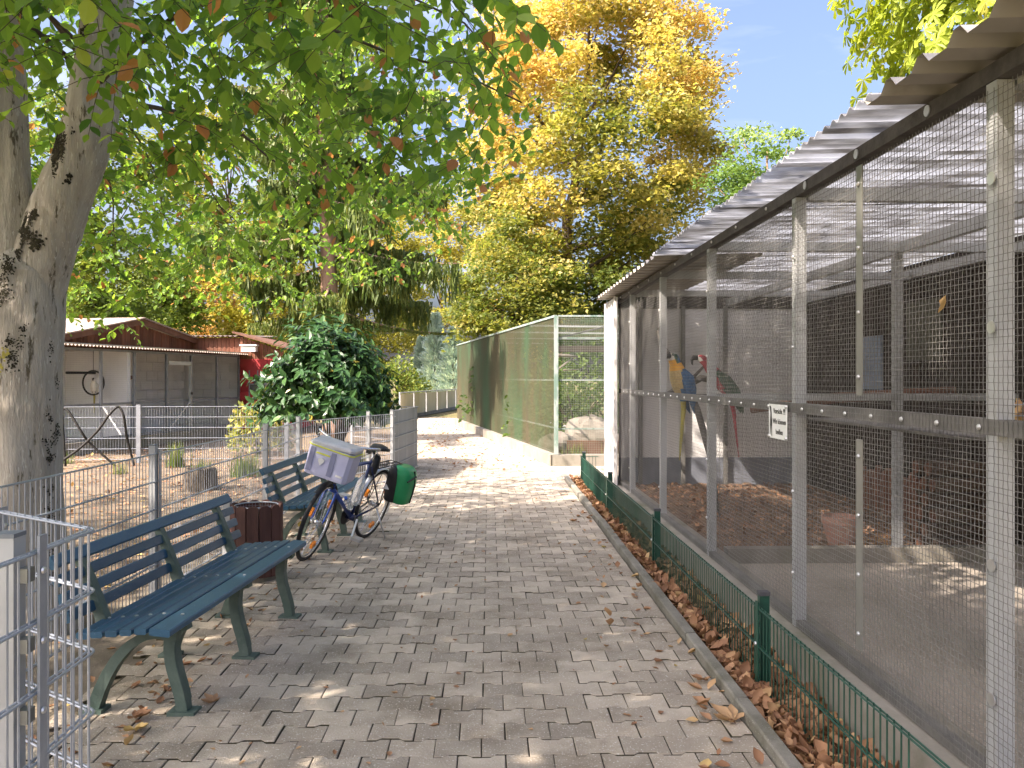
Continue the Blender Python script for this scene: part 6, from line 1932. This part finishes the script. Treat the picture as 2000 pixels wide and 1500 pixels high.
# ================================================================== chestnut behind the aviary roof
cb = np.array([7.4, 11.5, -.05])
ch = thing('chestnut_tree', 'bright yellow-green chestnut crown over the near end of the aviary roof', 'tree', tuple(cb))
m = MB(); m.tube([cb, cb + np.array([.05, -.05, 2.5]), cb + np.array([-.1, 0, 5]), cb + np.array([0, .1, 8.5])], [.30, .25, .2, .06], 12); m.build('trunk', M['darkbark'], ch, smooth=True)
nC = 2900
dirs = rdir(nC); cc = np.array([7.75, 10.6, 7.1]) + dirs * np.array([3.0, 3.2, 3.0]) * RNG.uniform(.72, 1.03, nC)[:, None] * (1 + .10 * np.sin(4 * dirs[:, :1] + 2) + .10 * np.sin(5 * dirs[:, 2:3] + 3 * dirs[:, 1:2]))
cc = cc[cc[:, 2] > 3.0]
nC = len(cc)
out = unit(cc - np.array([7.75, 10.6, 7.1]))
Pl, Dl, Nl, Sl, Rl = [], [], [], [], []
ax1 = unit(np.cross(out + np.array([0, 0, .6]), rdir(nC))); up_ = unit(out + np.array([0, 0, .7]) + rdir(nC) * .4); ax1 = unit(ax1 - up_ * (ax1 * up_).sum(1)[:, None]); ax2 = np.cross(up_, ax1)
r0 = np.clip(RNG.normal(.5, .2, nC), 0, .95)
for k in range(7):
    a_ = (k - 3) * .72 + RNG.normal(0, .08, nC)
    dd_ = np.cos(a_)[:, None] * ax1 + np.sin(a_)[:, None] * ax2 - up_ * .25
    Pl.append(cc); Dl.append(dd_); Nl.append(up_ + rdir(nC) * .15); Sl.append(.22 * RNG.uniform(.8, 1.2, nC) * (1 - .09 * abs(k - 3))); Rl.append(r0)
leaves('crown', ch, M['leaf_chestnut'], np.concatenate(Pl), np.concatenate(Dl), np.concatenate(Nl), np.concatenate(Sl), np.concatenate(Rl), (np.array([[0, 0, 0], [.55, .15, .03], [.8, .2, .02], [1, 0, -.06], [.8, -.2, .02], [.55, -.15, .03], [.55, 0, -.02]]), [np.array([[0, 6, 1], [0, 5, 6]]), np.array([[6, 3, 2, 1], [6, 5, 4, 3]])]), 1.0, kind='stuff')
for k in range(16):
    p1 = cc[RNG.integers(nC)]; m = MB(); p0 = cb + np.array([0, 0, RNG.uniform(3, 6.5)]); mid = (p0 + p1) / 2 + np.array([0, 0, .3]); m.tube(bez(p0, mid, mid, p1, 7), np.linspace(.07, .012, 7), 6); m.build('limb', M['darkbark'], ch, smooth=True)

# ================================================================== fallen leaves, weeds
def litter(name, label, P_, size, lo, hi, curl=True, up=.5, W=1.0):
    n = len(P_)
    D_ = rdir(n, .15 + up * .5); N_ = np.array([0, 0, 1.0]) + rdir(n) * up
    leaves(name, None, M['deadleaf'], P_, D_, N_, size * RNG.uniform(.5, 1.3, n), RNG.uniform(lo, hi, n), CURL2 if curl else LEAF4, W, curl, kind='stuff', label=label)


n = 8500
yy = 2.6 + (12.9 - 2.6) * RNG.random(n) ** 1.15
xx = 1.255 + .345 * RNG.beta(1.3, 1.1, n)
P_ = np.c_[xx, yy, -.02 + .05 * RNG.random(n) * (1 - .3 * RNG.random(n))]
litter('leaf_drift', 'brown dry leaves heaped between the kerb and the aviary plinth', P_, .072, .0, .95, True, .8)
# scattered on the paving
n = 260
yy = 3.0 + 24 * RNG.random(n) ** 2.0; xx = RNG.uniform(-1.6, 1.15, n)
nk = 70; yk = 3 + 9 * RNG.random(nk) ** 1.3; xk = 1.15 - np.abs(RNG.normal(0, .16, nk))
nb_ = 230; yb_ = RNG.uniform(3.2, 10.5, nb_); xb_ = -1.5 - np.abs(RNG.normal(0, .4, nb_))
nfar = 600; yf = RNG.uniform(14, 33, nfar); xf = np.interp(yf, [14, 33], [-.2, -3.0]) + RNG.normal(0, .8, nfar)
P_ = np.concatenate([np.c_[xx, yy, np.full(n, .004)], np.c_[xk, yk, np.full(nk, .006)], np.c_[xb_, yb_, np.full(nb_, -.006)], np.c_[xf, yf, np.full(nfar, .004)]])
P_ = P_[~((P_[:, 0] < -1.95) & (P_[:, 2] > 0))]
sz_ = np.concatenate([np.full(n, .035), np.full(nk, .07), np.full(nb_, .055), np.full(nfar, .07)])[:len(P_)]
litter('scattered_leaves', 'small fallen leaves lying about on the paving', P_, sz_, .35, 1.0, True, .25)
# a few large single leaves
for px, py, sz, rr, lbl in ((1432, 1412, .13, .9, 'largest pale maple leaf lying flat by the kerb'), (262, 1428, .09, .97, 'yellow-orange leaf beside the front foot of the nearer bench'), (415, 1375, .075, .8, 'brown leaf on the paving right of the bench foot'),
                            (1372, 1330, .085, .75, 'brown leaf on the pavers just before the kerb'), (262, 1405, .09, .6, 'curled brown leaf under the nearer bench'), (1560, 1430, .10, .5, 'large curled leaf on top of the leaf drift')):
    p = onz(px, py); p[2] = .008
    n_ = 5; a0 = RNG.uniform(0, 6.28); A_ = a0 + np.linspace(-1.9, 1.9, n_)
    leaves('fallen_leaf', None, M['deadleaf'], np.repeat(p[None], n_, 0), np.c_[np.cos(A_), np.sin(A_), np.full(n_, .12)], np.c_[np.zeros(n_), np.zeros(n_), np.ones(n_)] + rdir(n_) * .15, sz * np.array([.55, .8, 1, .8, .55]), np.full(n_, rr), CURL2, .8, True, label=lbl, category='leaf', group='large single fallen leaves')
# paddock litter
n = 5200
P_ = np.c_[RNG.uniform(-10, -2.7, n), RNG.uniform(3.5, 19, n) , np.full(n, -.028)]
litter('paddock_leaves', 'yellow-brown leaf litter covering the paddock soil', P_, .085, .3, 1.0, False, .3)
# bark chips in the aviary
n = 1500
P_ = np.c_[RNG.uniform(1.9, 4.2, n), RNG.uniform(6.62, 11.0, n), np.zeros(n)]
P_[:, 2] = 0.15 + 0.10 * np.exp(-((P_[:, 0] - 2.5) ** 2 / .5 + (P_[:, 1] - 8.8) ** 2 / 1.2)) + .01
litter('bark_chips', 'bark chips and husks strewn on the far bay floor', P_, .06, .0, .75, False, .8)


def tuft(label, base, n, hgt, spread, rr=.5):
    base = np.asarray(base, float); a_ = RNG.uniform(0, 6.28, n); l_ = RNG.uniform(.2, 1, n)
    D_ = unit(np.c_[np.cos(a_) * l_ * .6, np.sin(a_) * l_ * .6, np.ones(n)])
    P_ = base + np.c_[RNG.normal(0, spread, n), RNG.normal(0, spread, n), np.full(n, -.01)]
    leaves('grass_tuft', None, M['grass'], P_, D_, np.c_[-np.cos(a_), -np.sin(a_), np.full(n, .5)], hgt * RNG.uniform(.5, 1.2, n), np.clip(rr + RNG.normal(0, .2, n), 0, 1), BLADE, .045, label=label, category='grass tuft', group='weed tufts in the paddock')


for px, py, nn_, hh, spd, lb in ((345, 912, 110, .42, .07, 'tall weed tuft just left of the stump'), (395, 935, 160, .30, .09, 'wide grass tuft in front of the stump'), (235, 925, 70, .22, .06, 'small yellowish tuft in the leaf litter near the trunk'), (480, 930, 240, .35, .12, 'long grass between the stump and the farther bench'), (130, 905, 70, .22, .07, 'weed tuft at the foot of the rope arches'), (640, 930, 200, .30, .12, 'bright grass behind the farther bench and bicycle'), (700, 905, 180, .25, .11, 'grass under the laurel bush behind the sheet panel')):
    p = onz(px, py, -.03); tuft(lb, p, nn_, hh, spd, .55)
for k, (x, y) in enumerate(((1.7, 16.0), (2.4, 15.8))):
    tuft('dry grass tuft inside the far aviary, ' + ('nearer its corner post' if k == 0 else 'nearer the white cladding'), (x, y, .0), 110, .32, .10, .8)

bpy.context.view_layer.update()

# far wood closing the park off to the left, one mass behind the hut
n = 9000
xs_ = RNG.uniform(-75, -13, n); hh_ = 6.5 + 2.2 * np.sin(xs_ * .45) + 1.4 * np.sin(xs_ * 1.1 + 1)
P_ = np.c_[xs_, 56 + RNG.normal(0, 2.5, n), hh_ * RNG.random(n) ** .7]
leaves('treeline', None, M['leaf_green'], P_, rdir(n), rdir(n) * .7 + np.array([0, -.4, .5]), RNG.uniform(.5, 1.0, n), np.clip(.55 + .25 * np.sin(xs_ * .3) + RNG.normal(0, .15, n), 0, 1), LEAF4, 1.0, kind='stuff', label='far wood of green and yellowing trees behind the hut')
bpy.context.view_layer.update()
